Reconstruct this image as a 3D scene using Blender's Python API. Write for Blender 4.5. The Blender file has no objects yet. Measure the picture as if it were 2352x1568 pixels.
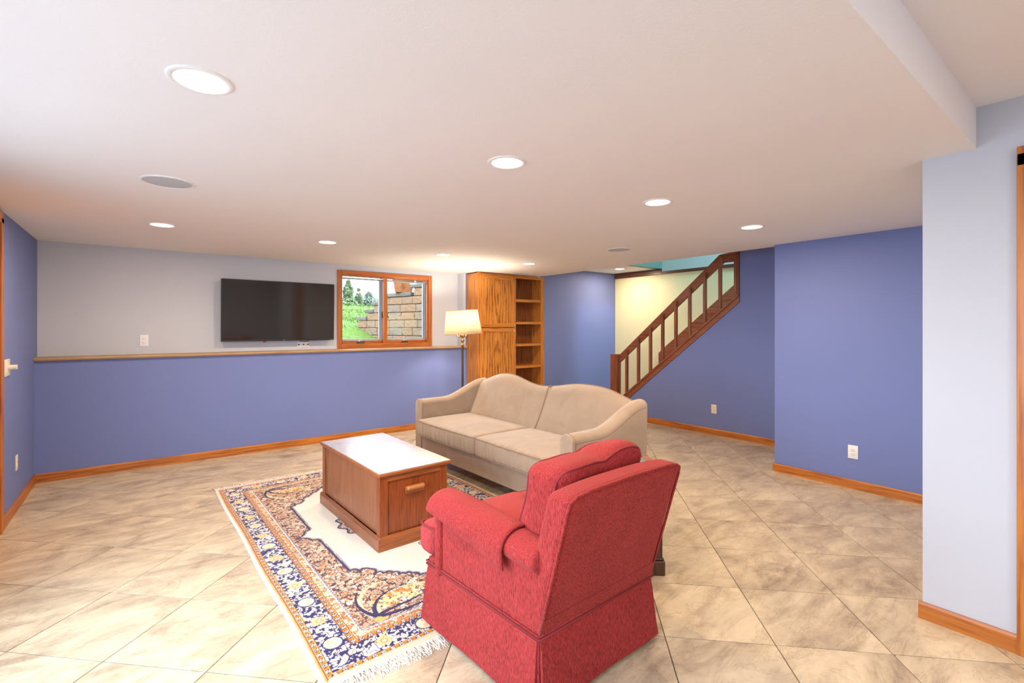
import bpy, bmesh, math, random
import numpy as np
from mathutils import Vector, Matrix, noise as mnoise
random.seed(7)
S = bpy.context.scene
COL = S.collection
R = math.radians

# ------------------------------------------------------------------ camera
cd = bpy.data.cameras.new('camera'); cam = bpy.data.objects.new('camera', cd); COL.objects.link(cam)
cd.sensor_width = 36; cd.lens = 1099 / 2352 * 36
cd.shift_y = -32 / 2352
cd.clip_start = 0.05; cd.clip_end = 300
cam.location = (0, 0, 1.44); cam.rotation_euler = (R(90), 0, R(-37.7))
S.camera = cam
S.view_settings.view_transform = 'Standard'; S.view_settings.look = 'None'
S.view_settings.exposure = 0.04; S.view_settings.gamma = 1.0
S.view_settings.use_curve_mapping = False

# ------------------------------------------------------------------ sky
W = bpy.data.worlds.new('World'); S.world = W; W.use_nodes = True
wn = W.node_tree.nodes; wl = W.node_tree.links
bg = wn['Background']; bg.inputs['Strength'].default_value = 12
tc = wn.new('ShaderNodeTexCoord'); sx_ = wn.new('ShaderNodeSeparateXYZ'); cr = wn.new('ShaderNodeValToRGB')
cr.color_ramp.elements[0].color = (0.68, 0.82, 1.0, 1); cr.color_ramp.elements[1].color = (0.58, 0.76, 1.0, 1)
wl.new(tc.outputs['Generated'], sx_.inputs[0]); wl.new(sx_.outputs['Z'], cr.inputs[0]); wl.new(cr.outputs[0], bg.inputs['Color'])


def area(name, loc, rot, size, power, color, shape='RECTANGLE', parent=None, spread=180):
    ld = bpy.data.lights.new(name, 'AREA'); ld.shape = shape; ld.size = size[0]
    if shape in ('RECTANGLE', 'ELLIPSE'): ld.size_y = size[1]
    ld.energy = power; ld.color = color; ld.spread = R(spread)
    o = bpy.data.objects.new(name, ld); COL.objects.link(o); o.location = loc; o.rotation_euler = rot
    if parent: o.parent = parent
    return o


# daylight: side and rear windows added out of frame, area lamp for upstairs daylight
def aim(loc, to): return (Vector(to) - Vector(loc)).to_track_quat('-Z', 'Y').to_euler()
# sky portals in the two added windows that lie out of frame and in the window in view
for nm, lc, rot, sz in (('added_side_window_portal', (-.95, 1.8, 1.25), (0, R(-90), 0), (1.7, 3.0)), ('added_rear_window_portal', (.2, -3.08, 1.5), (R(90), 0, 0), (1.2, 1.0)),
                        ('window_portal', (2.71, 6.52, 1.68), (R(-90), 0, 0), (1.3, .96))):
    q_ = area(nm, lc, rot, sz, 1, (1, 1, 1)); q_.data.cycles.is_portal = True
P_STAIR = 120
area('stair_daylight', (6.3, 1.6, 4.3), aim((6.3, 1.6, 4.3), (6.8, 4.2, 2.4)), (0.5, 0.7), P_STAIR, (0.58, 0.84, 1.0))
DOWN_W, DOWN_C = 18.5, (1.0, 0.785, 0.56)

# ------------------------------------------------------------------ helpers
class MB:
    def __init__(s): s.v = []; s.f = []; s.m = []
    def add(s, vs, fs, mi=0):
        n = len(s.v); s.v += [tuple(p) for p in vs]; s.f += [tuple(i + n for i in f) for f in fs]; s.m += [mi] * len(fs)
    def box(s, a, b, mi=0):
        x0, y0, z0 = a; x1, y1, z1 = b
        s.add([(x0, y0, z0), (x1, y0, z0), (x1, y1, z0), (x0, y1, z0), (x0, y0, z1), (x1, y0, z1), (x1, y1, z1), (x0, y1, z1)],
              [(0, 3, 2, 1), (4, 5, 6, 7), (0, 1, 5, 4), (1, 2, 6, 5), (2, 3, 7, 6), (3, 0, 4, 7)], mi)
    def prism(s, poly, lo, hi, axis='z', mi=0):
        # poly: 2-D outline; axis: extrusion axis
        def P(p, h):
            if axis == 'z': return (p[0], p[1], h)
            if axis == 'x': return (h, p[0], p[1])
            return (p[0], h, p[1])
        n = len(poly)
        s.add([P(p, lo) for p in poly] + [P(p, hi) for p in poly],
              [tuple(range(n))[::-1], tuple(range(n, 2 * n))] + [(i, (i + 1) % n, (i + 1) % n + n, i + n) for i in range(n)], mi)
    def tube(s, pts, r, n=8, closed=False, mi=0):
        pts = [Vector(p) for p in pts]; k = len(pts); vs = []
        rr = r if isinstance(r, (list, tuple)) else [r] * k
        up = None
        for i in range(k):
            a = pts[(i - 1) % k] if (closed or i > 0) else pts[i]
            b = pts[(i + 1) % k] if (closed or i < k - 1) else pts[i]
            t = (b - a).normalized()
            if up is None:
                up = Vector((0, 0, 1)) if abs(t.z) < .9 else Vector((1, 0, 0))
            u = (up - t * up.dot(t))
            u = u.normalized() if u.length > 1e-6 else t.orthogonal().normalized()
            w = t.cross(u); up = u
            for j in range(n):
                an = 2 * math.pi * j / n
                vs.append(pts[i] + (u * math.cos(an) + w * math.sin(an)) * rr[i])
        fs = []
        for i in range(k if closed else k - 1):
            for j in range(n):
                a = i * n + j; b = i * n + (j + 1) % n; c = ((i + 1) % k) * n + (j + 1) % n; d = ((i + 1) % k) * n + j
                fs.append((a, b, c, d))
        if not closed: fs += [tuple(range(n))[::-1], tuple(range((k - 1) * n, k * n))]
        s.add(vs, fs, mi)
    def lathe(s, prof, n=32, c=(0, 0, 0), mi=0, cap=True):
        vs = []; k = len(prof)
        for r, z in prof:
            for j in range(n):
                a = 2 * math.pi * j / n; vs.append((c[0] + r * math.cos(a), c[1] + r * math.sin(a), c[2] + z))
        fs = [(i * n + j, i * n + (j + 1) % n, (i + 1) * n + (j + 1) % n, (i + 1) * n + j) for i in range(k - 1) for j in range(n)]
        if cap: fs += [tuple(range(n))[::-1], tuple(range((k - 1) * n, k * n))]
        s.add(vs, fs, mi)
    def loft(s, rings, closed=True, caps=True, mi=0):
        n = len(rings[0]); k = len(rings)
        vs = [p for r in rings for p in r]; fs = []
        for i in range(k - 1):
            for j in range(n if closed else n - 1):
                fs.append((i * n + j, i * n + (j + 1) % n, (i + 1) * n + (j + 1) % n, (i + 1) * n + j))
        if caps and closed: fs += [tuple(range(n))[::-1], tuple(range((k - 1) * n, k * n))]
        s.add(vs, fs, mi)
    def rbox(s, size, r, c=(0, 0, 0), n=(6, 6, 6), deform=None, seg=4, mi=0):
        h = [d / 2 for d in size]; r = min(r, min(h) * .999)
        ax = []
        for k in range(3):
            lo = [-h[k] + r * (1 - math.cos(math.pi / 2 * i / seg)) for i in range(seg)]
            inn = [-(h[k] - r) + 2 * (h[k] - r) * i / n[k] for i in range(n[k] + 1)]
            ax.append(lo + inn + [-q for q in reversed(lo)])
        idx = {}; vs = []; fs = []
        def V(i, j, k):
            key = (i, j, k)
            if key in idx: return idx[key]
            q = Vector((ax[0][i], ax[1][j], ax[2][k]))
            inner = Vector([max(-(h[m] - r), min(h[m] - r, q[m])) for m in range(3)])
            d = q - inner
            if d.length > 1e-9: q = inner + d.normalized() * r
            p = (q.x, q.y, q.z)
            if deform: p = deform(*p)
            vs.append((p[0] + c[0], p[1] + c[1], p[2] + c[2])); idx[key] = len(vs) - 1
            return idx[key]
        L = [len(a) - 1 for a in ax]
        for i in range(L[0]):
            for j in range(L[1]):
                fs.append((V(i, j, 0), V(i, j + 1, 0), V(i + 1, j + 1, 0), V(i + 1, j, 0)))
                fs.append((V(i, j, L[2]), V(i + 1, j, L[2]), V(i + 1, j + 1, L[2]), V(i, j + 1, L[2])))
        for i in range(L[0]):
            for k in range(L[2]):
                fs.append((V(i, 0, k), V(i + 1, 0, k), V(i + 1, 0, k + 1), V(i, 0, k + 1)))
                fs.append((V(i, L[1], k), V(i, L[1], k + 1), V(i + 1, L[1], k + 1), V(i + 1, L[1], k)))
        for j in range(L[1]):
            for k in range(L[2]):
                fs.append((V(0, j, k), V(0, j, k + 1), V(0, j + 1, k + 1), V(0, j + 1, k)))
                fs.append((V(L[0], j, k), V(L[0], j + 1, k), V(L[0], j + 1, k + 1), V(L[0], j, k + 1)))
        s.add(vs, fs, mi)
    def build(s, name, mats, parent=None, smooth=False, bevel=0, loc=None, kind=None, label=None, auto=None):
        me = bpy.data.meshes.new(name); me.from_pydata(s.v, [], s.f)
        mats = mats if isinstance(mats, (list, tuple)) else [mats]
        for m in mats: me.materials.append(m)
        if len(mats) > 1: me.polygons.foreach_set('material_index', s.m)
        if smooth: me.polygons.foreach_set('use_smooth', [True] * len(me.polygons))
        if auto is not None:
            me.polygons.foreach_set('use_smooth', [True] * len(me.polygons)); me.set_sharp_from_angle(angle=R(auto))
        me.update()
        o = bpy.data.objects.new(name, me); COL.objects.link(o)
        if parent: o.parent = parent
        if loc: o.location = loc
        if bevel:
            b = o.modifiers.new('bevel', 'BEVEL'); b.width = bevel; b.segments = 2; b.limit_method = 'ANGLE'
        if kind: o['kind'] = kind
        if label: o['label'] = label
        return o


def tag(o, label, cat, group=None, kind=None):
    o['label'] = label; o['category'] = cat
    if group: o['group'] = group
    if kind: o['kind'] = kind
    return o


def thing(name, label, cat, loc=(0, 0, 0), rz=0, group=None, kind=None):
    o = bpy.data.objects.new(name, None); COL.objects.link(o); o.empty_display_size = .1
    o.location = loc; o.rotation_euler = (0, 0, rz)
    return tag(o, label, cat, group, kind)


def boxo(name, a, b, mat, parent=None, bevel=0, **k):
    m = MB(); m.box(a, b); return m.build(name, mat, parent, bevel=bevel, **k)


def copy_tree(o, parent=None):
    c = o.copy(); COL.objects.link(c); c.parent = parent
    for ch in list(o.children): copy_tree(ch, c)
    return c


# ------------------------------------------------------------------ materials
def lin(c):
    return tuple(((x / 255) / 12.92 if x / 255 <= .04045 else ((x / 255 + .055) / 1.055) ** 2.4) for x in c)


def mat(name, color=(.8, .8, .8), rough=.5, metal=0, spec=.5, emit=None, es=0, sheen=0, coat=0, srgb=None):
    m = bpy.data.materials.new(name); m.use_nodes = True
    b = m.node_tree.nodes['Principled BSDF']
    if srgb: color = lin(srgb)
    b.inputs['Base Color'].default_value = (*color[:3], 1); b.inputs['Roughness'].default_value = rough
    b.inputs['Metallic'].default_value = metal; b.inputs['Specular IOR Level'].default_value = spec
    if emit: b.inputs['Emission Color'].default_value = (*emit, 1); b.inputs['Emission Strength'].default_value = es
    if sheen: b.inputs['Sheen Weight'].default_value = sheen
    if coat: b.inputs['Coat Weight'].default_value = coat
    return m


class NT:
    def __init__(s, m): s.m = m; s.n = m.node_tree.nodes; s.l = m.node_tree.links; s.b = s.n['Principled BSDF']
    def new(s, t, **k):
        q = s.n.new(t)
        for a, v in k.items(): setattr(q, a, v)
        return q
    def coord(s, scale=(1, 1, 1), which='Object', rot=(0, 0, 0), rand=False):
        t = s.new('ShaderNodeTexCoord'); mp = s.new('ShaderNodeMapping'); mp.inputs['Scale'].default_value = scale
        mp.inputs['Rotation'].default_value = rot
        s.l.new(t.outputs[which], mp.inputs['Vector'])
        if rand:
            oi = s.new('ShaderNodeObjectInfo'); mu = s.new('ShaderNodeMath', operation='MULTIPLY'); mu.inputs[1].default_value = 50
            cb = s.new('ShaderNodeCombineXYZ'); s.l.new(oi.outputs['Random'], mu.inputs[0])
            s.l.new(mu.outputs[0], cb.inputs[0]); s.l.new(mu.outputs[0], cb.inputs[1]); s.l.new(mu.outputs[0], cb.inputs[2])
            ad = s.new('ShaderNodeVectorMath', operation='ADD'); s.l.new(mp.outputs[0], ad.inputs[0]); s.l.new(cb.outputs[0], ad.inputs[1])
            return ad.outputs[0]
        return mp.outputs[0]
    def noise(s, vec, scale=5, detail=4, rough=.5, dist=0):
        q = s.new('ShaderNodeTexNoise'); q.inputs['Scale'].default_value = scale; q.inputs['Detail'].default_value = detail
        q.inputs['Roughness'].default_value = rough; q.inputs['Distortion'].default_value = dist
        s.l.new(vec, q.inputs['Vector']); return q.outputs['Fac']
    def ramp(s, fac, stops):
        q = s.new('ShaderNodeValToRGB'); e = q.color_ramp.elements
        e[0].position = stops[0][0]; e[0].color = (*stops[0][1], 1); e[1].position = stops[-1][0]; e[1].color = (*stops[-1][1], 1)
        for p, c in stops[1:-1]:
            x = e.new(p); x.color = (*c, 1)
        s.l.new(fac, q.inputs[0]); return q.outputs[0]
    def mix(s, fac, a, b, mode='MIX'):
        q = s.new('ShaderNodeMix', data_type='RGBA', blend_type=mode)
        for inp, v in ((q.inputs[0], fac), (q.inputs[6], a), (q.inputs[7], b)):
            if hasattr(v, 'links') or hasattr(v, 'is_linked'): s.l.new(v, inp)
            elif isinstance(v, tuple): inp.default_value = (*v, 1)
            else: inp.default_value = v
        return q.outputs[2]
    def bump(s, h, strength=.3, dist=.01):
        q = s.new('ShaderNodeBump'); q.inputs['Strength'].default_value = strength; q.inputs['Distance'].default_value = dist
        s.l.new(h, q.inputs['Height']); s.l.new(q.outputs[0], s.b.inputs['Normal'])
    def base(s, c): s.l.new(c, s.b.inputs['Base Color'])


def paint(name, c, rough=.6, bump=.15, scale=260):
    m = mat(name, c, rough, spec=.3); t = NT(m); v = t.coord()
    n = t.noise(v, scale, 3); t.bump(n, bump, .002)
    n2 = t.noise(v, 1.2, 3)
    t.base(t.mix(n2, tuple(x * .97 for x in c), tuple(min(1, x * 1.03) for x in c)))
    return m


def wood(name, light, mid, dark, axis='z', rough=.38, streak=1.0, rings=0.0, fine=70, coat=.02, ringscale=6):
    m = mat(name, mid, rough, coat=coat); t = NT(m)
    k = {'x': 0, 'y': 1, 'z': 2}[axis]
    sc = [1, 1, 1]; sc[k] = .045
    v = t.coord(tuple(sc), rand=True)
    n1 = t.noise(v, fine, 5, .6)
    n2 = t.noise(v, fine * .16, 3, .5, .4)
    c1 = t.ramp(n1, [(.38, dark), (.475, mid), (.60, light)])
    c2 = t.ramp(n2, [(.3, tuple(x * .80 for x in mid)), (.7, light)])
    c = t.mix(.38, c1, c2)
    if rings:
        sc2 = [1, 1, 1]; sc2[k] = .13
        v2 = t.coord(tuple(sc2)); w = t.new('ShaderNodeTexWave', wave_type='RINGS', rings_direction='SPHERICAL')
        w.inputs['Scale'].default_value = ringscale; w.inputs['Distortion'].default_value = 9; w.inputs['Detail'].default_value = 5; w.inputs['Detail Roughness'].default_value = .65
        w.inputs['Detail Scale'].default_value = 2.2
        t.l.new(v2, w.inputs['Vector'])
        g = t.ramp(w.outputs['Fac'], [(.05, dark), (.3, mid), (.8, light)])
        c = t.mix(rings, c, g)
    t.base(c); t.bump(n1, .12, .002)
    return m


M = {}
M['wall_blue'] = paint('wall_blue', (.17, .215, .46))
M['wall_light'] = paint('wall_light', (.555, .575, .63))
M['ceiling'] = paint('ceiling_white', (.86, .83, .81), .8, .3, 120)
M['wall_yellow'] = paint('wall_yellow', (.80, .75, .46))
M['wall_upper'] = paint('wall_upper', (.55, .68, .66))
M['wall_teal'] = paint('wall_teal', (.13, .25, .22))
OAK = ((.62, .25, .045), (.50, .175, .026), (.20, .048, .006))
for a in 'xyz': M['oak_' + a] = wood('oak_' + a, *OAK, axis=a)
M['oak_panel'] = wood('oak_panel', (.60, .25, .045), (.47, .17, .024), (.16, .042, .007), 'z', rings=.55)
M['oak_back'] = wood('oak_back', (.34, .12, .028), (.24, .075, .014), (.07, .018, .003), 'z')
RED = ((.42, .125, .035), (.33, .082, .018), (.14, .026, .005))
for a in 'xyz': M['base_' + a] = wood('trim_oak_' + a, (.58, .20, .028), (.45, .13, .014), (.20, .042, .004), axis=a, fine=55)
WIN = ((.50, .15, .025), (.40, .105, .014), (.22, .048, .006))
for a in 'xz': M['win_' + a] = wood('window_oak_' + a, *WIN, axis=a)
ST = ((.33, .105, .042), (.24, .066, .026), (.11, .026, .010))
for a in 'yz': M['stair_' + a] = wood('stair_wood_' + a, *ST, axis=a, rough=.4)
M['stair_dark'] = wood('stair_dark', (.14, .05, .025), (.10, .033, .016), (.05, .014, .006), axis='y')
TR = ((.30, .105, .042), (.24, .075, .027), (.14, .038, .013))
for a in 'xyz': M['trunk_' + a] = wood('trunk_' + a, *TR, axis=a, fine=110, rough=.35)
M['dark_wood'] = wood('dark_wood', (.10, .038, .016), (.07, .024, .01), (.03, .01, .004), 'z')
M['ledge'] = wood('ledge', (.52, .34, .18), (.45, .28, .14), (.30, .17, .08), 'x', rough=.5)
M['plastic'] = mat('almond_plastic', (.80, .74, .62), .35)
M['plastic_white'] = mat('white_plastic', (.82, .80, .78), .35)
M['black'] = mat('black_plastic', (.012, .012, .013), .35)
M['slot'] = mat('slot_dark', (.02, .018, .016), .6)
M['chrome'] = mat('chrome', (.75, .75, .77), .18, metal=1)
M['pewter'] = mat('pewter', (.10, .10, .105), .35, metal=.8)
M['brass'] = mat('antique_brass', (.45, .28, .10), .28, metal=1)
M['bronze'] = mat('bronze_pole', (.10, .062, .038), .35, metal=.85)
M['trimwhite'] = mat('fixture_white', (.85, .84, .82), .4)
M['grille'] = mat('grille_grey', (.50, .51, .53), .7)
M['sash_grey'] = mat('sash_grey', (.36, .42, .50), .4)
M['glass'] = m = bpy.data.materials.new('window_glass'); m.use_nodes = True
n = m.node_tree.nodes; l = m.node_tree.links; n.remove(n['Principled BSDF'])
tr = n.new('ShaderNodeBsdfTransparent'); gl = n.new('ShaderNodeBsdfGlossy'); gl.inputs['Roughness'].default_value = .03
fr = n.new('ShaderNodeFresnel'); fr.inputs[0].default_value = 1.45; mx = n.new('ShaderNodeMixShader')
l.new(fr.outputs[0], mx.inputs[0]); l.new(tr.outputs[0], mx.inputs[1]); l.new(gl.outputs[0], mx.inputs[2]); l.new(mx.outputs[0], n['Material Output'].inputs[0])

# floor tile: travertine
m = M['tile'] = mat('travertine', (.6, .5, .4), .34, spec=.45); t = NT(m)
v = t.coord((1, 1, 1), rand=True)
sc = t.coord((1.0, 2.8, 1), rand=True, rot=(0, 0, R(25)))
a = t.noise(sc, 1.7, 12, .66, 1.6); b = t.noise(v, 2.6, 12, .72, .8)
c1 = t.ramp(a, [(.30, (.26, .19, .135)), (.41, (.40, .31, .23)), (.49, (.55, .45, .33)), (.60, (.68, .57, .42)), (.78, (.74, .63, .48))])
c2 = t.ramp(b, [(.36, (.28, .21, .15)), (.47, (.52, .42, .31)), (.62, (.71, .60, .45))])
vein = t.noise(sc, 1.3, 14, .70, 2.2)
vm = t.ramp(vein, [(.472, (1, 1, 1)), (.488, (.76, .69, .63)), (.500, (.98, .97, .95)), (.53, (1.04, 1.03, 1.02))])
cc = t.mix(1.0, t.mix(.45, c1, c2), (1.0, .985, .90), 'MULTIPLY')
t.base(t.mix(.85, cc, vm, 'MULTIPLY'))
t.bump(t.noise(v, 45, 5), .06, .003)
M['grout'] = mat('grout', (.11, .08, .055), .9)

# chenille of the armchair
def chenille(name, c, cd_):
    m = mat(name, c, .88, spec=.15, sheen=.12); t = NT(m)
    m.node_tree.nodes['Principled BSDF'].inputs['Sheen Tint'].default_value = (1, .55, .5, 1)
    v = t.coord((330, 330, 44)); n1 = t.noise(v, 1, 2, .6)
    v2 = t.coord(); n2 = t.noise(v2, 6, 4)
    t.base(t.mix(.18, t.ramp(n1, [(.33, cd_), (.55, c), (.75, tuple(min(1, x * 1.35) for x in c))]), t.ramp(n2, [(.3, cd_), (.7, c)])))
    t.bump(n1, .55, .004); return m
M['red'] = chenille('red_chenille', (.37, .038, .034), (.15, .009, .010))
M['red_seat'] = chenille('red_seat', (.42, .055, .052), (.27, .024, .026))
def suede(name, c):
    m = mat(name, c, .8, spec=.25, sheen=.45); t = NT(m)
    m.node_tree.nodes['Principled BSDF'].inputs['Sheen Tint'].default_value = (1, .9, .8, 1)
    v = t.coord(); n1 = t.noise(v, 4, 5, .6, 1.2); n2 = t.noise(v, 420, 2)
    t.base(t.ramp(n1, [(.30, tuple(x * .86 for x in c)), (.52, c), (.74, tuple(min(1, x * 1.1) for x in c))]))
    t.bump(n2, .25, .002); return m
M['tan'] = suede('tan_suede', (.335, .235, .155))
M['welt'] = mat('tan_welt', (.28, .185, .11), .8)
M['red_welt'] = mat('red_welt', (.22, .016, .019), .85)

# ------------------------------------------------------------------ room shell
XL, XP, XR, XM, XS, XY = -.79, 3.066, 5.03, 5.14, 6.08, 7.0
YB, YU, YC, YS, YH = 6.20, 6.36, 5.90, .633, 4.88
H, H2, HR = 2.27, 2.44, 2.46


def struct(name, mb, mt, label, cat, **k):
    o = mb.build(name, mt, **k); tag(o, label, cat, kind='structure'); return o


# floor: grout slab with separate tiles
m = MB(); m.box((XL - .1, -3.0, -.12), (XY + .1, 6.5, -.005))
floor = struct('floor', m, M['grout'], 'beige travertine-look tile floor laid on the diagonal', 'floor')
rects = [(XL, -2.9, XP, YS), (XL, YS, XR, YB), (XR, 2.19, XS, YC), (XS, 4.72, XY, YC)]


def clip(poly, r):
    for ax_, lim, sgn in ((0, r[0], 1), (0, r[2], -1), (1, r[1], 1), (1, r[3], -1)):
        out = []
        for i in range(len(poly)):
            p, q = poly[i], poly[(i + 1) % len(poly)]
            dp, dq = (p[ax_] - lim) * sgn, (q[ax_] - lim) * sgn
            if dp >= 0: out.append(p)
            if (dp >= 0) != (dq >= 0):
                f = dp / (dp - dq); out.append((p[0] + (q[0] - p[0]) * f, p[1] + (q[1] - p[1]) * f))
        poly = out
        if len(poly) < 3: return []
    return poly


rt = math.sqrt(.5); PS, PT, S0, T0 = .4818, .4872, 2.305, -1.8855
full = {}
rest = MB()
ntile = 0
for i in range(-14, 26):
    for j in range(-18, 22):
        s_, t_ = S0 + (i + .5) * PS, T0 + (j + .5) * PT
        cx, cy = (s_ - t_) * rt, (s_ + t_) * rt
        if cx < XL - .4 or cx > XY + .4 or cy < -3.3 or cy > 6.6: continue
        g = .0022; hs, ht = PS / 2 - g, PT / 2 - g
        C4 = [((a * hs - b * ht) * rt, (a * hs + b * ht) * rt) for a, b in ((-1, -1), (1, -1), (1, 1), (-1, 1))]
        polys = []
        inside = False
        for r in rects:
            P = clip([(cx + x, cy + y) for x, y in C4], r)
            if P:
                ar = abs(sum(P[k][0] * P[(k + 1) % len(P)][1] - P[(k + 1) % len(P)][0] * P[k][1] for k in range(len(P)))) / 2
                if ar < 2e-4: continue
                polys.append([(x - cx, y - cy) for x, y in P])
                if ar > 4 * hs * ht * .9999: inside = True
        if not polys: continue
        vis = cy > -.3 and (cx * math.sin(R(37.7)) + cy * math.cos(R(37.7))) > .9
        if not vis:
            for P in polys: rest.prism([(x + cx, y + cy) for x, y in P], -.006, 0)
            continue
        key = 'f' if inside else (i, j)
        if key not in full:
            mb = MB()
            for P in polys:
                # bevelled top edge
                mb.prism(P, -.006, -.0008)
                c0 = (sum(p[0] for p in P) / len(P), sum(p[1] for p in P) / len(P))
                mb.loft([[(x, y, -.0008) for x, y in P], [(c0[0] + (x - c0[0]) * .995, c0[1] + (y - c0[1]) * .995, 0) for x, y in P]]) if inside else mb.prism(P, -.0009, 0)
            o = mb.build('tile', M['tile'], floor)
            full[key] = o
        else:
            o = full[key].copy(); COL.objects.link(o); o.parent = floor
        o.location = (cx, cy, 0); ntile += 1
rest.build('tile_field', M['tile'], floor, kind='stuff')
print('tiles', ntile)

# ceilings
m = MB(); m.box((XL - .1, .44, H), (XM, YU + .1, HR + .15)); m.box((XM - .2, .44, H + .02), (XM, 2.19, H + .05))
struct('ceiling', m, M['ceiling'], 'low white drywall ceiling over the main room', 'ceiling')
m = MB(); m.box((XL - .1, -3.1, HR), (XR + .1, .44, HR + .15))
struct('ceiling_rear', m, M['ceiling'], 'higher white ceiling panel past the soffit at upper right', 'ceiling')
m = MB(); m.box((XM, 2.0, H2), (XS - .0, YC, H2 + .15)); m.box((XS, YH + .121, H2), (XS + .05, YC, H2 + .15)); m.box((XS + .05, YH + .121, H2), (XY, YC, H2 + .15))
struct('ceiling_hall', m, M['ceiling'], 'slightly higher white ceiling of the stair hall', 'ceiling')

# left wall with opening for the added side window (out of frame)
m = MB()
m.box((XL - .15, -3.0, 0), (XL, .3, HR)); m.box((XL - .15, 3.3, 0), (XL, YU + .1, H + .1)); m.box((XL - .15, .3, 2.1), (XL, 3.3, HR)); m.box((XL - .15, .3, 0), (XL, 3.3, .4))
struct('wall_left', m, M['wall_blue'], 'purple-blue side wall with light switch at far left', 'wall')
# back wall lower + sliver + niche
m = MB(); m.box((XL, YB, 0), (3.90, YB + .30, 1.128)); m.box((3.90, YB, 0), (XM + .2, YB + .30, H + .0))
struct('wall_back', m, M['wall_blue'], 'blue lower half of the back wall below the ledge', 'wall')
wx0, wx1, wz0, wz1 = 2.06, 3.36, 1.195, 2.16
m = MB(); m.box((XL, YU, 1.128), (wx0, YU + .14, H + .05)); m.box((wx1, YU, 1.128), (3.90, YU + .14, H + .05))
m.box((wx0, YU, 1.128), (wx1, YU + .14, wz0)); m.box((wx0, YU, wz1), (wx1, YU + .14, H + .05))
m.box((3.86, YB, 1.16), (3.90, YU, H + .05))
struct('wall_back_upper', m, M['wall_light'], 'pale lilac-grey recessed upper half of the back wall', 'wall')
m = MB(); m.box((XL, YB - .018, 1.128), (3.9, YU, 1.162))
prof = [(YB - .018, 1.128), (YB - .034, 1.132), (YB - .042, 1.145), (YB - .034, 1.158), (YB - .018, 1.162)]
m.prism(prof, XL, 3.91, 'x')
struct('trim_1', m, M['ledge'], 'long tan ledge with rounded nose along the back wall', 'ledge')
# right walls
m = MB(); m.box((XR, YS, 0), (XR + .12, 2.19, H + .02)); m.box((XR + .12, 2.07, 0), (XS, 2.189, H2 + .02))
struct('wall_right', m, M['wall_blue'], 'bright blue wall at right beside the pale pillar wall', 'wall')
m = MB(); m.prism([(2.19, 0), (5.19, 0), (5.19, .14), (3.078, 1.83), (3.078, H2 + .01), (2.19, H2 + .01)], XS, XS + .09, 'x')
struct('wall_stair', m, M['wall_blue'], 'blue wall below the stair railing', 'wall')
m = MB(); m.box((XP, .31 - .0, 0), (XP + .12, YS, HR)); m.box((XP, -3, 2.22), (XP + .12, .31, HR)); m.box((XP, -3, 0), (XP + .12, -.62, 2.22))
m.box((XP + .12, YS - .1, 0), (XR + .12, YS, H + .1))
struct('wall_pillar', m, M['wall_light'], 'pale blue-white pillar wall at the far right', 'wall')
m = MB(); m.box((XL - .1, -3.1, 0), (-.4, -3, HR)); m.box((.8, -3.1, 0), (XP + .1, -3, HR)); m.box((-.4, -3.1, 0), (.8, -3, 1.0)); m.box((-.4, -3.1, 2.0), (.8, -3, HR))  # unseen rear window opening, added to let sky light in
struct('wall_rear', m, M['wall_light'], 'pale wall behind the camera', 'wall')
# hall far wall, yellow wall, upper stairwell
m = MB(); m.box((5.2295, YC, 0), (XY, YC + .12, H2 + .05)); m.box((XM - .1, YC, H + .021), (5.2294, YC + .12, H2 + .05))
struct('wall_hall', m, M['wall_blue'], 'slate blue hall wall between oak cabinet and stairs', 'wall')
m = MB(); m.box((XY, 1.2, 0), (XY + .12, YC + .12, H2 - .05))
struct('wall_yellow', m, M['wall_yellow'], 'pale yellow wall behind the stair railing', 'wall')
m = MB(); m.box((XY, 1.2, H2 - .05), (XY + .12, YC, 4.7)); m.box((XS - .1, 1.1, H2 + .15), (XS, YH, 4.7)); m.box((XS, 1.08, 0), (XY, 1.2, 4.7)); m.box((XS - .1, 1.08, 4.7), (XY + .12, YH + .15, 4.8))
m.box((XS, 1.2, H2), (XS + .09, 2.19, H2 + .2)); m.box((XS, 1.2, 0), (XS + .09, 2.19, H2))
struct('wall_stairwell', m, M['wall_upper'], 'pale aqua upper wall of the stairwell above the dark trim', 'wall')
m = MB(); m.box((XS, YH, H2 + .0), (XY, YH + .12, 4.7))
struct('wall_header', m, M['wall_teal'], 'teal green header wall at the top of the stairwell', 'wall')
# dark trim on yellow wall
m = MB(); m.box((XY - .025, YH, 2.345), (XY, YC, H2)); m.box((XY - .025, 1.2, 2.345), (XY, YH, 2.392))
struct('trim_2', m, M['stair_dark'], 'dark brown horizontal trim atop the yellow wall', 'trim', bevel=.003)


# baseboards
def baseboard(name, p0, p1, off, label, axis):
    (x0, y0), (x1, y1) = p0, p1; mb = MB(); th, ht = .014, .082
    prof = [(0, 0), (th, 0), (th, ht - .012), (th - .005, ht), (0, ht)]
    if axis == 'x': mb.prism([(y0 + off * a, b) for a, b in prof], x0, x1, 'x')
    else: mb.prism([(x0 + off * a, b) for a, b in prof], y0, y1, 'y')
    struct(name, mb, M['base_' + axis], label, 'baseboard')


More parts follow.
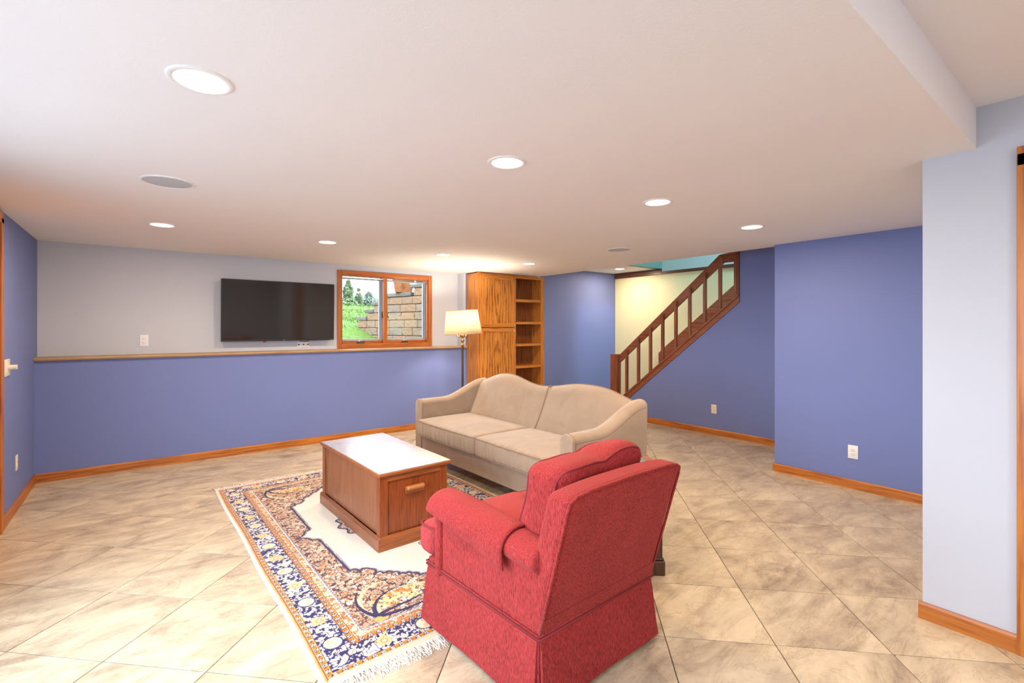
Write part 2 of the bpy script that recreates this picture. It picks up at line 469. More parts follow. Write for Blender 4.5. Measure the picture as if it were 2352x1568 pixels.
baseboard('baseboard_back', (XL, YB), (3.915, YB), -1, 'orange oak baseboard along the back wall', 'x')
baseboard('baseboard_left', (XL, 4.9), (XL, YB), 1, 'short oak baseboard at the left wall', 'y')
baseboard('baseboard_right', (XR, YS), (XR, 2.19 + .014), -1, 'oak baseboard under the bright blue right wall', 'y')
baseboard('baseboard_stair', (XS, 2.19), (XS, 5.12), -1, 'oak baseboard below the stair wall', 'y')
baseboard('baseboard_pillar', (XP, .305), (XP, YS + .014), -1, 'grooved oak baseboard under the pale pillar wall', 'y')
baseboard('baseboard_hall', (5.24, YC), (XY, YC), -1, 'oak baseboard of the hall wall behind the sofa', 'x')
# door casings
m = MB(); m.box((XP - .02, .235, 0), (XP, .308, 2.205)); m.box((XP - .02, -.69, 2.15), (XP, .308, 2.235)); m.box((XP - .02, -.69, 0), (XP, -.615, 2.2))
m.box((XP + .0, .285, 0), (XP + .12, .31, 2.2))
struct('trim_3', m, M['base_z'], 'red-brown oak door casing at the right edge', 'door casing', bevel=.003)
m = MB(); m.box((XP + .05, -.6, .01), (XP + .09, .285, 2.2))
struct('door_1', m, M['base_z'], 'oak door just beyond the right edge casing', 'door', bevel=.003)
m = MB(); m.box((XL, 4.80, 0), (XL + .018, 4.872, 2.205)); m.box((XL, 3.86, 2.17), (XL + .018, 4.872, 2.25)); m.box((XL, 3.86, 0), (XL + .018, 3.93, 2.17))
struct('trim_4', m, M['base_z'], 'orange oak door casing at the left edge', 'door casing', bevel=.003)
m = MB(); m.box((XL - .0, 3.93, .01), (XL + .006, 4.80, 2.17))
struct('door_2', m, M['base_z'], 'oak door left of the left edge casing', 'door')
m = MB()
for a_, b_ in (((.3, .4), (.35, 2.1)), ((3.25, .4), (3.3, 2.1)), ((1.77, .4), (1.83, 2.1)), ((.3, 2.05), (3.3, 2.1)), ((.3, .4), (3.3, .45))): m.box((XL - .1, a_[0], a_[1]), (XL - .04, b_[0], b_[1]))
struct('added_side_window', m, M['trimwhite'], 'white framed side window added left of the camera for daylight', 'window')  # unseen window added to bring cool daylight in from the left

# ------------------------------------------------------------------ window
win = thing('window_1', 'oak-framed double casement window above the ledge', 'window', (0, 0, 0), kind='structure')
fy0, fy1 = YU - .02, YU


def frame(name, x0, x1, z0, z1, t, y0, y1, mx, mz, parent, bevel=.003, mb=None):
    for nm, a, b, mm in ((name, (x0, y0, z0), (x0 + t, y1, z1), mz), (name, (x1 - t, y0, z0), (x1, y1, z1), mz),
                         (name, (x0 + t, y0, z1 - t), (x1 - t, y1, z1), mx), (name, (x0 + t, y0, z0), (x1 - t, y1, z0 + t), mx)):
        boxo(nm, a, b, mm, parent, bevel)


frame('casing', 2.019, 3.402, 1.162, 2.20, .058, fy0, fy1, M['win_x'], M['win_z'], win, .006)
frame('jamb', 2.06, 3.36, 1.195, 2.16, .03, fy1, YU + .14, M['win_x'], M['win_z'], win)
boxo('mullion', (2.655, YU - .005, 1.215), (2.713, YU + .14, 2.14), M['win_z'], win, .003)
for x0, x1 in ((2.09, 2.655), (2.713, 3.33)):
    boxo('sash', (x0, YU + .045, 1.225), (x1, YU + .09, 1.262), M['win_x'], win, .003)
    frame('screen_frame', x0, x1, 1.255, 2.105, .012, YU + .058, YU + .068, M['sash_grey'], M['sash_grey'], win, 0)
    frame('sash_frame', x0 + .005, x1 - .005, 1.262, 2.115, .022, YU + .085, YU + .115, M['sash_grey'], M['sash_grey'], win, .002)
    boxo('pane', (x0 + .02, YU + .098, 1.28), (x1 - .02, YU + .102, 2.10), M['glass'], win)
    cx = (x0 + x1) / 2 - .03
    cb = boxo('crank', (cx - .05, YU + .02, 1.226), (cx + .05, YU + .05, 1.243), M['pewter'], win, .004)
    mb = MB(); mb.tube([(cx - .035, YU + .022, 1.24), (cx - .02, YU + .01, 1.262), (cx + .01, YU + .008, 1.262), (cx + .035, YU + .012, 1.246)], .008, 8)
    mb.build('crank_handle', M['chrome'], cb, smooth=True)
    lx = x1 + .0 if x0 < 2.5 else x0 - .0
    mb = MB(); mb.tube([(lx - .004 if x0 < 2.5 else lx + .01, YU + .04, 1.66), (lx - .004 if x0 < 2.5 else lx + .014, YU + .03, 1.60), (lx - .004 if x0 < 2.5 else lx + .03, YU + .02, 1.575)], .006, 6)
    mb.build('latch', M['black'], win, smooth=True)

# ------------------------------------------------------------------ ceiling fixtures
def downlight(x, y, z, label, first=None):
    t = thing('ceiling_light', label, 'ceiling light', (x, y, z), group='recessed ceiling lights')
    mb = MB(); mb.lathe([(.076, -.001), (.078, -.005), (.092, -.006), (.098, -.003), (.099, 0)], 40, cap=False); mb.build('trim_ring', M['trimwhite'], t, smooth=True)
    mb = MB(); mb.lathe([(.0001, -.0035), (.05, -.0035), (.078, -.003)], 40, cap=False); mb.build('diffuser', M['bulb'], t, smooth=True)
    area('downlight_bulb', (0, 0, -.012), (0, 0, 0), (.15, .15), DOWN_W, DOWN_C, 'DISK', t)


M['bulb'] = mat('bulb_glow', (1, 1, 1), .5, emit=(1, .93, .82), es=10)
for x, y, lb in ((.155, 1.913, 'large recessed light nearest the camera at upper left'), (1.452, 1.92, 'recessed ceiling light in the middle of the front row'),
                 (2.70, 1.917, 'third recessed light of the front row, right of centre'), (3.981, 1.914, 'recessed light at the right end of the front row by the blue wall'),
                 (.127, 4.79, 'recessed light at the left end of the back row'), (1.425, 4.775, 'recessed light above and right of the television'),
                 (2.715, 4.79, 'recessed light just above the window'), (3.975, 4.79, 'recessed light in front of the oak cabinet')):
    downlight(x, y, H, lb)
downlight(6.44, 5.33, H2, 'small recessed light in the stair hall ceiling')
for x, y, lb in ((.6, -1.2, 'left recessed light added in the higher ceiling behind the camera'), (2.1, -1.2, 'right recessed light added in the higher ceiling behind the camera')):  # unseen lights added to warm the near ceiling
    downlight(x, y, HR, lb)
for x, y, lb in ((.117, 3.36, 'large round grey ceiling speaker at left'), (4.02, 3.34, 'small-looking round ceiling speaker before the stair hall')):
    t = thing('ceiling_speaker', lb, 'speaker', (x, y, H), group='round ceiling speakers')
    mb = MB(); mb.lathe([(.116, -.001), (.118, -.006), (.128, -.006), (.133, 0)], 48, cap=False); mb.build('rim', M['trimwhite'], t, smooth=True)
    mb = MB(); mb.lathe([(.0001, -.006), (.08, -.0055), (.117, -.003)], 48, cap=False); mb.build('grille', M['grille'], t, smooth=True)
t = thing('ceiling_vent', 'white slotted ceiling register in front of the oak cabinet', 'vent', (4.60, 5.72, H))
boxo('vent_frame', (-.17, -.06, -.006), (.17, .06, -.001), M['trimwhite'], t, .002)
for k in range(5): boxo('slat', (-.15, -.045 + k * .02, -.009), (.15, -.038 + k * .02, -.005), M['grille'], t)

# ------------------------------------------------------------------ wall plates
def plate(name, label, cat, origin, n, u, w, h, mt, kind_, group=None):
    # n: outward normal axis sign ('y-' 'x-' 'x+'), parts modelled in local x (width), z (height), facing -y
    rz = {'y-': 0, 'x-': R(-90), 'x+': R(90)}[n]
    t = thing(name, label, cat, origin, rz, group)
    mb = MB(); mb.rbox((w, .006, h), .0028, (0, -.003, 0), (2, 1, 2), seg=2); mb.build('cover_plate', mt, t, smooth=True)
    if kind_ == 'outlet':
        for s in (-1, 1):
            mb = MB(); mb.rbox((.034, .006, .028), .0028, (0, -.0065, s * .0195), (2, 1, 2), seg=2)
            so = mb.build('socket', mt, t, smooth=True)
            mb = MB(); mb.box((-.009, -.0102, s * .0195 - .001), (-.0065, -.009, s * .0195 + .008)); mb.box((.0065, -.0102, s * .0195), (.009, -.009, s * .0195 + .007))
            mb.lathe([(.0025, -.001), (.0025, .001)], 10, (0, -.0098, s * .0195 - .008)); mb.build('slots', M['slot'], so)
    if kind_ == 'jacks':
        for dx in (-.055, 0, .055):
            mb = MB(); mb.rbox((.016, .01, .016), .004, (dx, -.008, 0), (1, 1, 1), seg=2); mb.build('jack', M['slot'], t, smooth=True)
    if kind_ == 'switch':
        mb = MB(); mb.rbox((.034, .006, .066), .0025, (-.03, -.007, 0), (1, 1, 1), seg=2); mb.build('rocker', mt, t, smooth=True)
        mb = MB(); mb.tube([(.04, -.004, .0), (.04, -.05, .0)], .018, 16); mb.build('dimmer_knob', mt, t, auto=40)
    return t


plate('outlet', 'white outlet on the pale upper wall left of the television', 'outlet', (.016, YU, 1.303), 'y-', 1, .075, .12, M['plastic_white'], 'outlet')
plate('outlet', 'white outlet low on the bright blue right wall', 'outlet', (XR, 1.52, .328), 'x-', 1, .078, .12, M['plastic_white'], 'outlet')
plate('outlet', 'almond outlet on the blue wall under the stairs', 'outlet', (XS, 3.427, .346), 'x-', 1, .075, .12, M['plastic'], 'outlet')
plate('outlet', 'almond outlet low on the left wall near the corner', 'outlet', (XL, 5.40, .37), 'x+', 1, .075, .12, M['plastic'], 'outlet')
plate('media_plate', 'small white plate with three jacks under the television', 'wall plate', (1.602, YU, 1.228), 'y-', 1, .145, .062, M['plastic_white'], 'jacks')
plate('light_switch', 'almond double switch plate with round dimmer knob at far left', 'switch', (XL, 5.06, 1.145), 'x+', 1, .17, .125, M['plastic'], 'switch')

# ------------------------------------------------------------------ television
tvt = thing('television', 'wall-mounted black flat-screen television above the ledge', 'television', (1.322, 6.245, 1.28)); tvt.rotation_euler = (R(1.9), 0, 0)
boxo('housing', (-.622, 0, 0), (.622, .045, .712), M['black'], tvt, .006)
m = M['screen'] = mat('tv_screen', (.012, .008, .006), .09, spec=.5, coat=.6)
NT(m).b.inputs['Coat Roughness'].default_value = .07; NT(m).b.inputs['Coat IOR'].default_value = 1.5
boxo('screen', (-.612, -.003, .018), (.612, .001, .702), M['screen'], tvt)
boxo('bezel_strip', (-.618, -.005, .004), (.618, .0, .016), M['black'], tvt, .002)
def text(body, size, loc, align, mt, parent):
    fc = bpy.data.curves.new('lettering', 'FONT'); fc.body = body; fc.size = size; fc.extrude = .0004; fc.align_x = align
    tmp = bpy.data.objects.new('lettering', fc); COL.objects.link(tmp)
    me = bpy.data.meshes.new_from_object(tmp.evaluated_get(bpy.context.evaluated_depsgraph_get())); bpy.data.objects.remove(tmp)
    me.materials.clear(); me.materials.append(mt)
    o = bpy.data.objects.new('lettering', me); COL.objects.link(o); o.parent = parent; o.location = loc; o.rotation_euler = (R(90), 0, 0)
text('TCL', .017, (.03, -.0058, .004), 'CENTER', M['chrome'], tvt); text('Roku', .013, (.608, -.0058, .0055), 'RIGHT', M['grille'], tvt)
boxo('wall_bracket', (-.2, .045, .2), (.2, .11, .5), M['black'], tvt)
mb = MB(); mb.tube([(.22, .03, .0), (.25, .035, -.015), (.30, .04, -.012), (.33, .03, .0)], .003, 6); mb.build('cable', M['black'], tvt, smooth=True)
mb = MB(); mb.box((-.19, .02, -.022), (-.175, .024, 0)); mb.box((-.17, .02, -.018), (-.16, .024, 0)); mb.build('tag', mat('red_tag', (.5, .02, .05), .5), tvt)

# ------------------------------------------------------------------ oak cabinet
cab = thing('cabinet', 'tall golden oak cabinet with two doors and open shelves', 'cabinet', (3.918, YC, 0))
CW, CD, CH = 1.311, .296, 2.262
boxo('side_panel', (0, .02, 0), (.02, CD, CH - .012), M['oak_z'], cab)
boxo('side_panel', (CW - .02, .02, 0), (CW, CD, CH), M['oak_z'], cab)
boxo('divider', (.69, .02, .09), (.71, CD, CH - .02), M['oak_z'], cab)
boxo('back_panel', (.02, CD - .012, .09), (CW - .02, CD, CH - .02), M['oak_back'], cab)
boxo('top_panel', (.02, .02, CH - .03), (CW - .02, CD, CH - .012), M['oak_x'], cab)
boxo('base_rail', (0, 0, 0), (CW, .02, .09), M['oak_x'], cab, .002)
boxo('top_rail', (0, 0, CH - .05), (CW, .02, CH), M['oak_x'], cab, .002)
boxo('stile', (0, 0, .09), (.045, .02, CH - .05), M['oak_z'], cab, .002)
boxo('stile', (.668, 0, .09), (.722, .02, CH - .05), M['oak_z'], cab, .002)
boxo('stile', (1.243, 0, .09), (CW, .02, CH - .05), M['oak_z'], cab, .002)
for z0, z1, kz in ((1.443, 2.235, 1.472), (.10, 1.434, 1.39)):
    d = bpy.data.objects.new('cabinet_door', None); COL.objects.link(d); d.parent = cab; d.location = (.358, -.021, (z0 + z1) / 2)
    hw, hh = .3245, (z1 - z0) / 2
    boxo('door_stile', (-hw, 0, -hh), (-hw + .062, .02, hh), M['oak_z'], d, .003)
    boxo('door_stile', (hw - .062, 0, -hh), (hw, .02, hh), M['oak_z'], d, .003)
    boxo('door_rail', (-hw + .062, 0, hh - .06), (hw - .062, .02, hh), M['oak_x'], d, .003)
    boxo('door_rail', (-hw + .062, 0, -hh), (hw - .062, .02, -hh + .06), M['oak_x'], d, .003)
    boxo('door_panel', (-hw + .06, .008, -hh + .058), (hw - .06, .016, hh - .058), M['oak_panel'], d)
    mb = MB(); pr = [(.004, 0), (.005, .012), (.013, .018), (.015, .026), (.010, .032), (.0005, .034)]
    mb.lathe(pr, 20); mb.v = [(x + hw - .022, -z, y + kz - (z0 + z1) / 2) for x, y, z in mb.v]
    mb.build('knob', M['chrome'], d, smooth=True)
for zt, zb in ((1.886, 1.846), (1.531, 1.492), (1.182, 1.145), (.835, .796), (.47, .432), (.13, .09)):
    boxo('shelf', (.71, .004, zb), (CW - .02, CD - .012, zt), M['oak_x'], cab, .002)
mb = MB()
for sx in (.715, 1.285):
    for sy in (.05, .24):
        for k in range(26): mb.box((sx - .002, sy - .004, .2 + k * .078), (sx + .002, sy + .004, .209 + k * .078))
mb.build('shelf_pin_holes', M['slot'], cab, kind='stuff')

# ------------------------------------------------------------------ stairs and railing
st = thing('staircase', 'brown wooden staircase rising to the right behind the railing', 'stairs', (XS + .09, 4.95, 0), kind='structure')
n_st = 14; ri, tdp = .187, .2285
for k in range(n_st):
    y1 = -k * tdp; z1 = (k + 1) * ri
    if z1 < 2.6:
        boxo('tread', (0, y1 - tdp, z1 - .03), (.828, y1 + .02, z1), M['stair_dark'], st, .004)
        boxo('riser', (0, y1 - .015, z1 - ri), (.828, y1, z1 - .03), M['stair_dark'], st)
slope = (2.125 - 1.084) / (4.851 - 3.561)
mb = MB(); mb.prism([(-.011, .76), (-.011, 1.005), (-.099, 1.084), (-2.9, 1.084 + slope * 2.80), (-2.9, .70 + slope * 2.80)], .812, .8295, 'x')
mb.build('wall_stringer', M['stair_y'], st)

rl = thing('stair_railing', 'reddish brown wooden stair railing climbing from the newel post', 'railing', (XS, 5.11, 0))
Y0 = 5.11
def ly(y): return y - Y0
sl = (1.873 - .423) / (4.866 - 3.078)
# stringer board on the wall face
def line(y): return .423 + (4.866 - y) * sl
mb = MB(); mb.prism([(ly(5.06), line(5.06) - .115), (ly(5.06), line(5.06)), (ly(3.078), line(3.078)), (ly(3.078), line(3.078) - .108)], -.016, 0, 'x')
mb.build('stringer', M['stair_y'], rl, bevel=.003)
mb = MB(); mb.prism([(ly(5.06), line(5.06) - .03), (ly(5.06), line(5.06) + .004), (ly(3.078), line(3.078) + .004), (ly(3.078), line(3.078) - .03)], -.034, .10, 'x')
mb.build('stringer_cap', M['stair_y'], rl, bevel=.003)
boxo('newel_post', (-.06, -.07, 0), (.04, .065, 1.012), M['stair_z'], rl, .004)
rs = (2.42 - 1.016) / (5.032 - 3.348)
def rtop(y): return 1.016 + (5.032 - y) * rs
ye = 3.348 + .012
mb = MB(); mb.prism([(ly(5.045), rtop(5.045) - .128), (ly(5.045), rtop(5.045)), (ly(ye), rtop(ye)), (ly(3.08), rtop(ye) + .03), (ly(3.08), rtop(ye) - .11), (ly(3.30), rtop(ye) - .11), (ly(3.42), rtop(3.42) - .15)], .012, .05, 'x')
mb.build('handrail', M['stair_y'], rl, bevel=.004)
prev = None
for k, (yb, zt) in enumerate(((4.903, 1.089), (4.677, 1.269), (4.457, 1.45), (4.242, 1.635), (4.022, 1.818), (3.802, 2.004), (3.574, 2.189), (3.356, 2.376), (3.144, 2.43))):
    y = yb - .022
    b = boxo('baluster', (-.032, ly(y) - .018, line(y) - .02), (.012, ly(y) + .018, zt), M['stair_z'], rl, .002)
    mb = MB(); mb.tube([(-.0325, ly(y) - .002, zt - .045), (-.035, ly(y) - .002, zt - .045)], .005, 8); mb.build('screw_plug', M['slot'], b)
boxo('baluster', (-.02, ly(3.084), line(3.1) - .02), (.02, ly(3.108), 2.44), M['stair_z'], rl, .002)

# ------------------------------------------------------------------ trunk (chest used as coffee table)
tk = thing('trunk', 'brown wooden chest used as coffee table, with glossy top', 'chest', (1.431, 3.49, .012), R(1.8))
hx, hy, th_ = .25, .552, .492
boxo('side_panel', (-hx + .012, -hy + .05, .085), (-hx + .02, hy - .05, th_ - .03), M['trunk_z'], tk)
boxo('side_panel', (hx - .02, -hy + .05, .085), (hx - .012, hy - .05, th_ - .03), M['trunk_z'], tk)
RP = wood('trunk_red', (.29, .070, .016), (.23, .048, .010), (.13, .025, .005), 'z', fine=120, rough=.35)
RPx = wood('trunk_red_x', (.36, .11, .026), (.29, .075, .016), (.16, .036, .008), 'x', fine=100, rough=.35)
boxo('end_panel', (-hx + .05, -hy + .012, .085), (hx - .05, -hy + .02, th_ - .03), RP, tk)
boxo('end_panel', (-hx + .05, hy - .02, .085), (hx - .05, hy - .012, th_ - .03), RP, tk)
for sx in (-1, 1):
    for sy in (-1, 1):
        mb = MB(); x0, x1 = sorted((sx * hx, sx * (hx - .055))); y0, y1 = sorted((sy * hy, sy * (hy - .022)))
        mb.box((x0, y0, .08), (x1, y1, th_ - .02)); y0, y1 = sorted((sy * (hy - .0221), sy * (hy - .05))); x0, x1 = sorted((sx * hx, sx * (hx - .022)))
        mb.box((x0, y0, .08), (x1, y1, th_ - .02)); mb.build('corner_post', RP if sy < 0 else M['trunk_z'], tk, bevel=.002)
mb = MB(); mb.prism([(-hx + .0, .075), (-hx + .0, 0), (-hx - .016, 0), (-hx - .016, .07), (-hx - .008, .085), (-hx, .09)], -hy - .016, hy + .016, 'y')
mb.build('plinth_board', M['trunk_y'], tk, bevel=.002)
mb = MB(); mb.prism([(hx, .075), (hx, 0), (hx + .016, 0), (hx + .016, .07), (hx + .008, .085), (hx, .09)], -hy - .016, hy + .016, 'y'); mb.build('plinth_board', M['trunk_y'], tk, bevel=.002)
mb = MB(); mb.prism([(-hy, .075), (-hy, 0), (-hy - .0165, 0), (-hy - .0165, .07), (-hy - .008, .085), (-hy, .09)], -hx - .015, hx + .0165, 'x'); mb.build('plinth_board', RPx, tk, bevel=.002)
mb = MB(); mb.prism([(hy, .075), (hy, 0), (hy + .0165, 0), (hy + .0165, .07), (hy + .008, .085), (hy, .09)], -hx - .015, hx + .0165, 'x'); mb.build('plinth_board', RPx, tk, bevel=.002)
boxo('top_rail', (-hx + .05, -hy + .002, th_ - .06), (hx - .05, -hy + .014, th_ - .018), RPx, tk, .001)
mb = MB(); mb.rbox((2 * hx + .05, 2 * hy + .03, .022), .008, (0.01, 0, th_ - .011), (1, 1, 1), seg=3); mb.build('lid', RPx, tk, smooth=True)
m = M['trunktop'] = mat('glare_tinted_top', (.34, .25, .24), .30, spec=1.0); t = NT(m)
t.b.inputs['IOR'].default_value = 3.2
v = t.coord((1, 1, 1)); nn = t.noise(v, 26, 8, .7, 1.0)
t.base(t.ramp(nn, [(.36, (.30, .25, .27)), (.46, (.50, .46, .49)), (.62, (.58, .54, .58))]))  # pale base colour stands in for window glare on the varnished lid
mb = MB(); mb.rbox((2 * hx + .032, 2 * hy + .012, .006), .0025, (.01, 0, th_ + .002), (1, 1, 1), seg=2); mb.build('lid_top', M['trunktop'], tk, smooth=True, label='glossy lid surface with window glare in its pale colour')
h = MB(); h.rbox((.13, .035, .03), .013, (.0, -hy - .012, .365), (4, 1, 1), seg=4)
h.build('handle', wood('handle_wood', (.56, .22, .06), (.45, .15, .035), (.30, .08, .018), 'x'), tk, smooth=True)
h = MB(); h.rbox((.14, .012, .05), .005, (.0, -hy - .0, .352), (2, 1, 1), seg=2); h.build('handle_cleat', RPx, tk, smooth=True)

# ------------------------------------------------------------------ end table
et = thing('end_table', 'dark wood end table with inset grey top behind the armchair', 'table', (2.40, 1.65, 0), R(-37.7))
ew, ed, eh = .37, .42, .59
boxo('cabinet_body', (-ew + .015, .015, .09), (-.015, ed, eh - .03), M['dark_wood'], et, .003)
mb = MB(); mb.box((-ew, 0, 0), (0, ed + .015, .085)); mb.box((-ew + .006, .006, .085), (-.006, ed + .01, .10)); mb.build('plinth', M['dark_wood'], et, bevel=.006)
for x0, x1, z0, z1 in ((-ew + .016, -ew + .05, .1, eh - .03), (-.05, -.016, .1, eh - .03)):
    boxo('stile', (x0, .004, z0), (x1, .016, z1), M['dark_wood'], et, .002)
boxo('rail', (-ew + .05, .004, .1), (-.05, .016, .14), M['dark_wood'], et, .002); boxo('rail', (-ew + .05, .004, eh - .09), (-.05, .016, eh - .03), M['dark_wood'], et, .002)
EF = wood('frame_brown', (.28, .12, .06), (.20, .08, .04), (.09, .03, .015), 'x')
frame_z = eh - .03
for a, b in (((-ew - .015, -.015), (.015, .03)), ((-ew - .015, ed - .02), (.015, ed + .025)), ((-ew - .015, .03), (-ew + .03, ed - .02)), ((-.03, .03), (.015, ed - .02))):
    boxo('top_frame', (a[0], a[1], frame_z), (b[0], b[1], eh), EF, et, .003)
boxo('top_inset', (-ew + .03, .03, frame_z), (-.03, ed - .02, eh - .006), mat('inset_grey', (.16, .19, .20), .15, spec=.8), et)

# ------------------------------------------------------------------ sofa
SA = R(1.6)
sofa = thing('sofa', 'tan suede two-cushion sofa with camel-curved back', 'sofa', (2.372, 2.375, .012), SA)
SL = 2.30


def smooth01(t): t = max(0, min(1, t)); return t * t * (3 - 2 * t)


def armtop(x): return .672 + (.842 - .672) * smooth01((x - .30) / .56)


def backtop(y):
    # camel outline with two humps
    y1, y2, dip = .56, 1.74, 1.06
    a = .135 * math.exp(-(abs(y - .58) / .46) ** 2.6); b = .150 * math.exp(-(abs(y - y2) / .42) ** 2.2)
    return .775 + a + b + .030 * math.exp(-((y - 1.14) / .25) ** 2)


def arm_ring(x, s, ywid=.13):
    # cross-section in (y,z) around the arm; s=+1 far arm (outer at SL), -1 near arm (outer at 0)
    zt = armtop(x); r = ywid / 2; pts = []
    yc = r if s < 0 else SL - r
    zb = .12
    pts.append((x, yc - r + .008, zb)); pts.append((x, yc + r - .008, zb))
    for i in range(4): pts.append((x, yc + r - .006 + .006 * (i + 1) / 4, zb + (zt - r * .75 - zb) * (i + 1) / 4))
    for i in range(1, 12):
        a = math.pi * i / 12; pts.append((x, yc + r * math.cos(a), zt - r * .75 + r * .75 * math.sin(a)))
    for i in range(5): pts.append((x, yc - r - .0 + .002 * i, zt - r * .75 - (zt - r * .75 - zb) * i / 5))
    return pts


for s in (-1, 1):
    mb = MB(); xs = [0, .004, .012, .03] + [.06 + .0415 * i for i in range(20)] + [.87]
    rings = []
    for i, x in enumerate(xs):
        rg = arm_ring(x, s)
        k = {0: .0, 1: .004}.get(i, None)
        if i < 3:
            yc = .065 if s < 0 else SL - .065
            f = (.93, .975, .995)[i]
            zc = .42
            rg = [(x, yc + (p[1] - yc) * f, zc + (p[2] - zc) * (1 - (1 - f) * .25)) for p in rg]
        rings.append(rg)
    mb.loft(rings)
    o = mb.build('arm', M['tan'], sofa, auto=50)
    rg = arm_ring(.018, s)
    mb = MB(); mb.tube(rg[1:] + rg[:1], .0045, 6); mb.build('front_welt', M['welt'], o, smooth=True)
    mb = MB(); yo = .004 if s < 0 else SL - .004
    mb.tube([(x, yo, armtop(x) - .060) for x in [.02 + i * .043 for i in range(20)]], .0045, 6); mb.build('side_welt', M['welt'], o, smooth=True)

# backrest: two puffed panels in one body
mb = MB(); rings = []
NY = 90
for i in range(NY + 1):
    y = .10 + (SL - .20) * i / NY
    tz = backtop(y); half = (y - .10) / (1.06 - .10) if y < 1.06 else (y - 1.06) / (SL - .10 - 1.06)
    puff = .035 * (math.sin(math.pi * min(1, max(0, half))) ** .55 if 0 < half < 1 else 0)
    rg = [(.87, y, .12), (.905, y, .5), (.90, y, tz - .08), (.885, y, tz - .03), (.855, y, tz - .006), (.82, y, tz)]
    for k in range(1, 12):
        f = k / 12; z = tz - .012 - (tz - .45) * f
        xf = .78 - .20 * f ** .9 + .02 * math.sin(math.pi * f)
        pz = math.sin(math.pi * min(1, f * 1.08 + .02)) ** .6 if f < .92 else .3
        rg.append((xf - puff * pz, y, z))
    rg += [(.58, y, .42), (.58, y, .12)]
    rings.append(rg)
mb.loft(rings); bk = mb.build('backrest', M['tan'], sofa, smooth=True)
mb = MB(); pts = []
for k in range(14):
    f = k / 13; z = backtop(1.06) - .004 - (backtop(1.06) - .45) * f
    pts.append((.78 - .20 * f ** .9 + .02 * math.sin(math.pi * f) - .004, 1.06, z))
mb.tube([(.84, 1.06, backtop(1.06) + .002)] + pts, .006, 8); mb.build('centre_welt', M['welt'], bk, smooth=True)
mb = MB(); mb.tube([(.835, .10 + (SL - .2) * i / 60, backtop(.10 + (SL - .2) * i / 60) + .001) for i in range(61)], .0045, 6); mb.build('top_welt', M['welt'], bk, smooth=True)
# base
mb = MB(); mb.rbox((.84, SL - .24, .20), .012, (.435, SL / 2, .215), (2, 6, 2), seg=2); mb.build('base', M['tan'], sofa, smooth=True)
# cushions
for (ya, yb) in ((.128, 1.135), (1.14, SL - .128)):
    cy, wy = (ya + yb) / 2, yb - ya
    def dfm(x, y, z, wy=wy, cy=cy):
        u = x / .32; v = y / (wy / 2)
        crown = .028 * max(0, 1 - abs(u) ** 2.5) * max(0, 1 - abs(v) ** 2.5)
        z2 = z + (crown if z > 0 else -crown * .2)
        fr = max(0, -u) ** 6
        wr = .004 * math.sin(y * 95 + 2 * math.sin(y * 21)) * fr * (1 - abs(v) ** 6) + .012 * fr * (1 - abs(v) ** 3) * (1 - (z / .09) ** 2)
        z2 += .003 * mnoise.noise(Vector((x * 9, y * 9 + cy, 0)))
        return (x - wr, y, z2)
    mb = MB(); mb.rbox((.665, wy, .165), .028, (.285, cy, .392), (14, 60, 6), dfm, seg=4)
    cu = mb.build('seat_cushion', M['tan'], sofa, smooth=True)
    for zz, of in ((.474 - .012, .006), (.312 + .010, .006)):
        mb = MB(); x0, x1 = .285 - .3325, .285 + .3325; r = .03; pts = []
        for ax, ay, a0 in ((x0 + r, ya + r, 180), (x1 - r, ya + r, 270), (x1 - r, yb - r, 0), (x0 + r, yb - r, 90)):
            for k in range(5):
                an = R(a0 + 90 * k / 4); pts.append((ax + (r - .004) * math.cos(an), ay + (r - .004) * math.sin(an), zz))
        q = []
        for a_, b_ in zip(pts, pts[1:] + pts[:1]):
            nseg = max(1, int(math.dist(a_, b_) / .05))
            for k in range(nseg): q.append(tuple(a_[d] + (b_[d] - a_[d]) * k / nseg for d in range(3)))
        q = [(lambda p: (p[0] + .285, p[1] + cy, p[2]))(dfm(p[0] - .285, p[1] - cy, 0.0) [:2] + (p[2],)) for p in q]
        mb.tube(q, .005, 6, closed=True); mb.build('piping', M['welt'], cu, smooth=True)
for x in (.08, .80):
    for y in (.07, SL - .07):
        mb = MB(); mb.lathe([(.028, 0), (.035, .118)], 4, (x, y, 0)); mb.build('leg', M['dark_wood'], sofa)

# ------------------------------------------------------------------ armchair
ch = thing('armchair', 'red chenille skirted armchair seen from behind', 'armchair', (1.515, 1.765, .012), R(2.2))
BW, BD = .36, .40      # half width, half depth
ZS = .262
# body
mb = MB(); mb.prism([(-BW, -BD + .01), (BW, -BD + .01), (BW + .02, BD - .02), (-BW - .02, BD - .02)], .05, .30); mb.build('frame', M['red'], ch, bevel=.01)
# skirt panels (flared)
def skirt(p0, p1, out, name='skirt_panel', gap=.006):
    p0, p1, out = Vector(p0), Vector(p1), Vector(out); d = (p1 - p0).normalized(); L = (p1 - p0).length
    mb = MB(); N = 24; rings = []
    for i in range(N + 1):
        f = i / N; p = p0 + d * (gap + (L - 2 * gap) * f)
        ring = []
        for z, o in ((ZS + .006, .002), (ZS - .05, .012), (.14, .020), (.06, .028), (.008, .036)):
            wv = .004 * math.sin(f * 9 + z * 8) * (ZS - z) / ZS
            e = (f - .5) * 2 * (ZS - z) / ZS * .012
            q = p + out * (o + wv) + d * e; ring.append((q.x, q.y, z))
        for z, o in ((.008, .026), (.14, .010), (ZS + .006, -.008)):
            q = p + out * o + d * ((f - .5) * 2 * (ZS - z) / ZS * .012); ring.append((q.x, q.y, z))
        rings.append(ring)
    mb.loft(rings); return mb.build(name, M['red'], ch, auto=40)
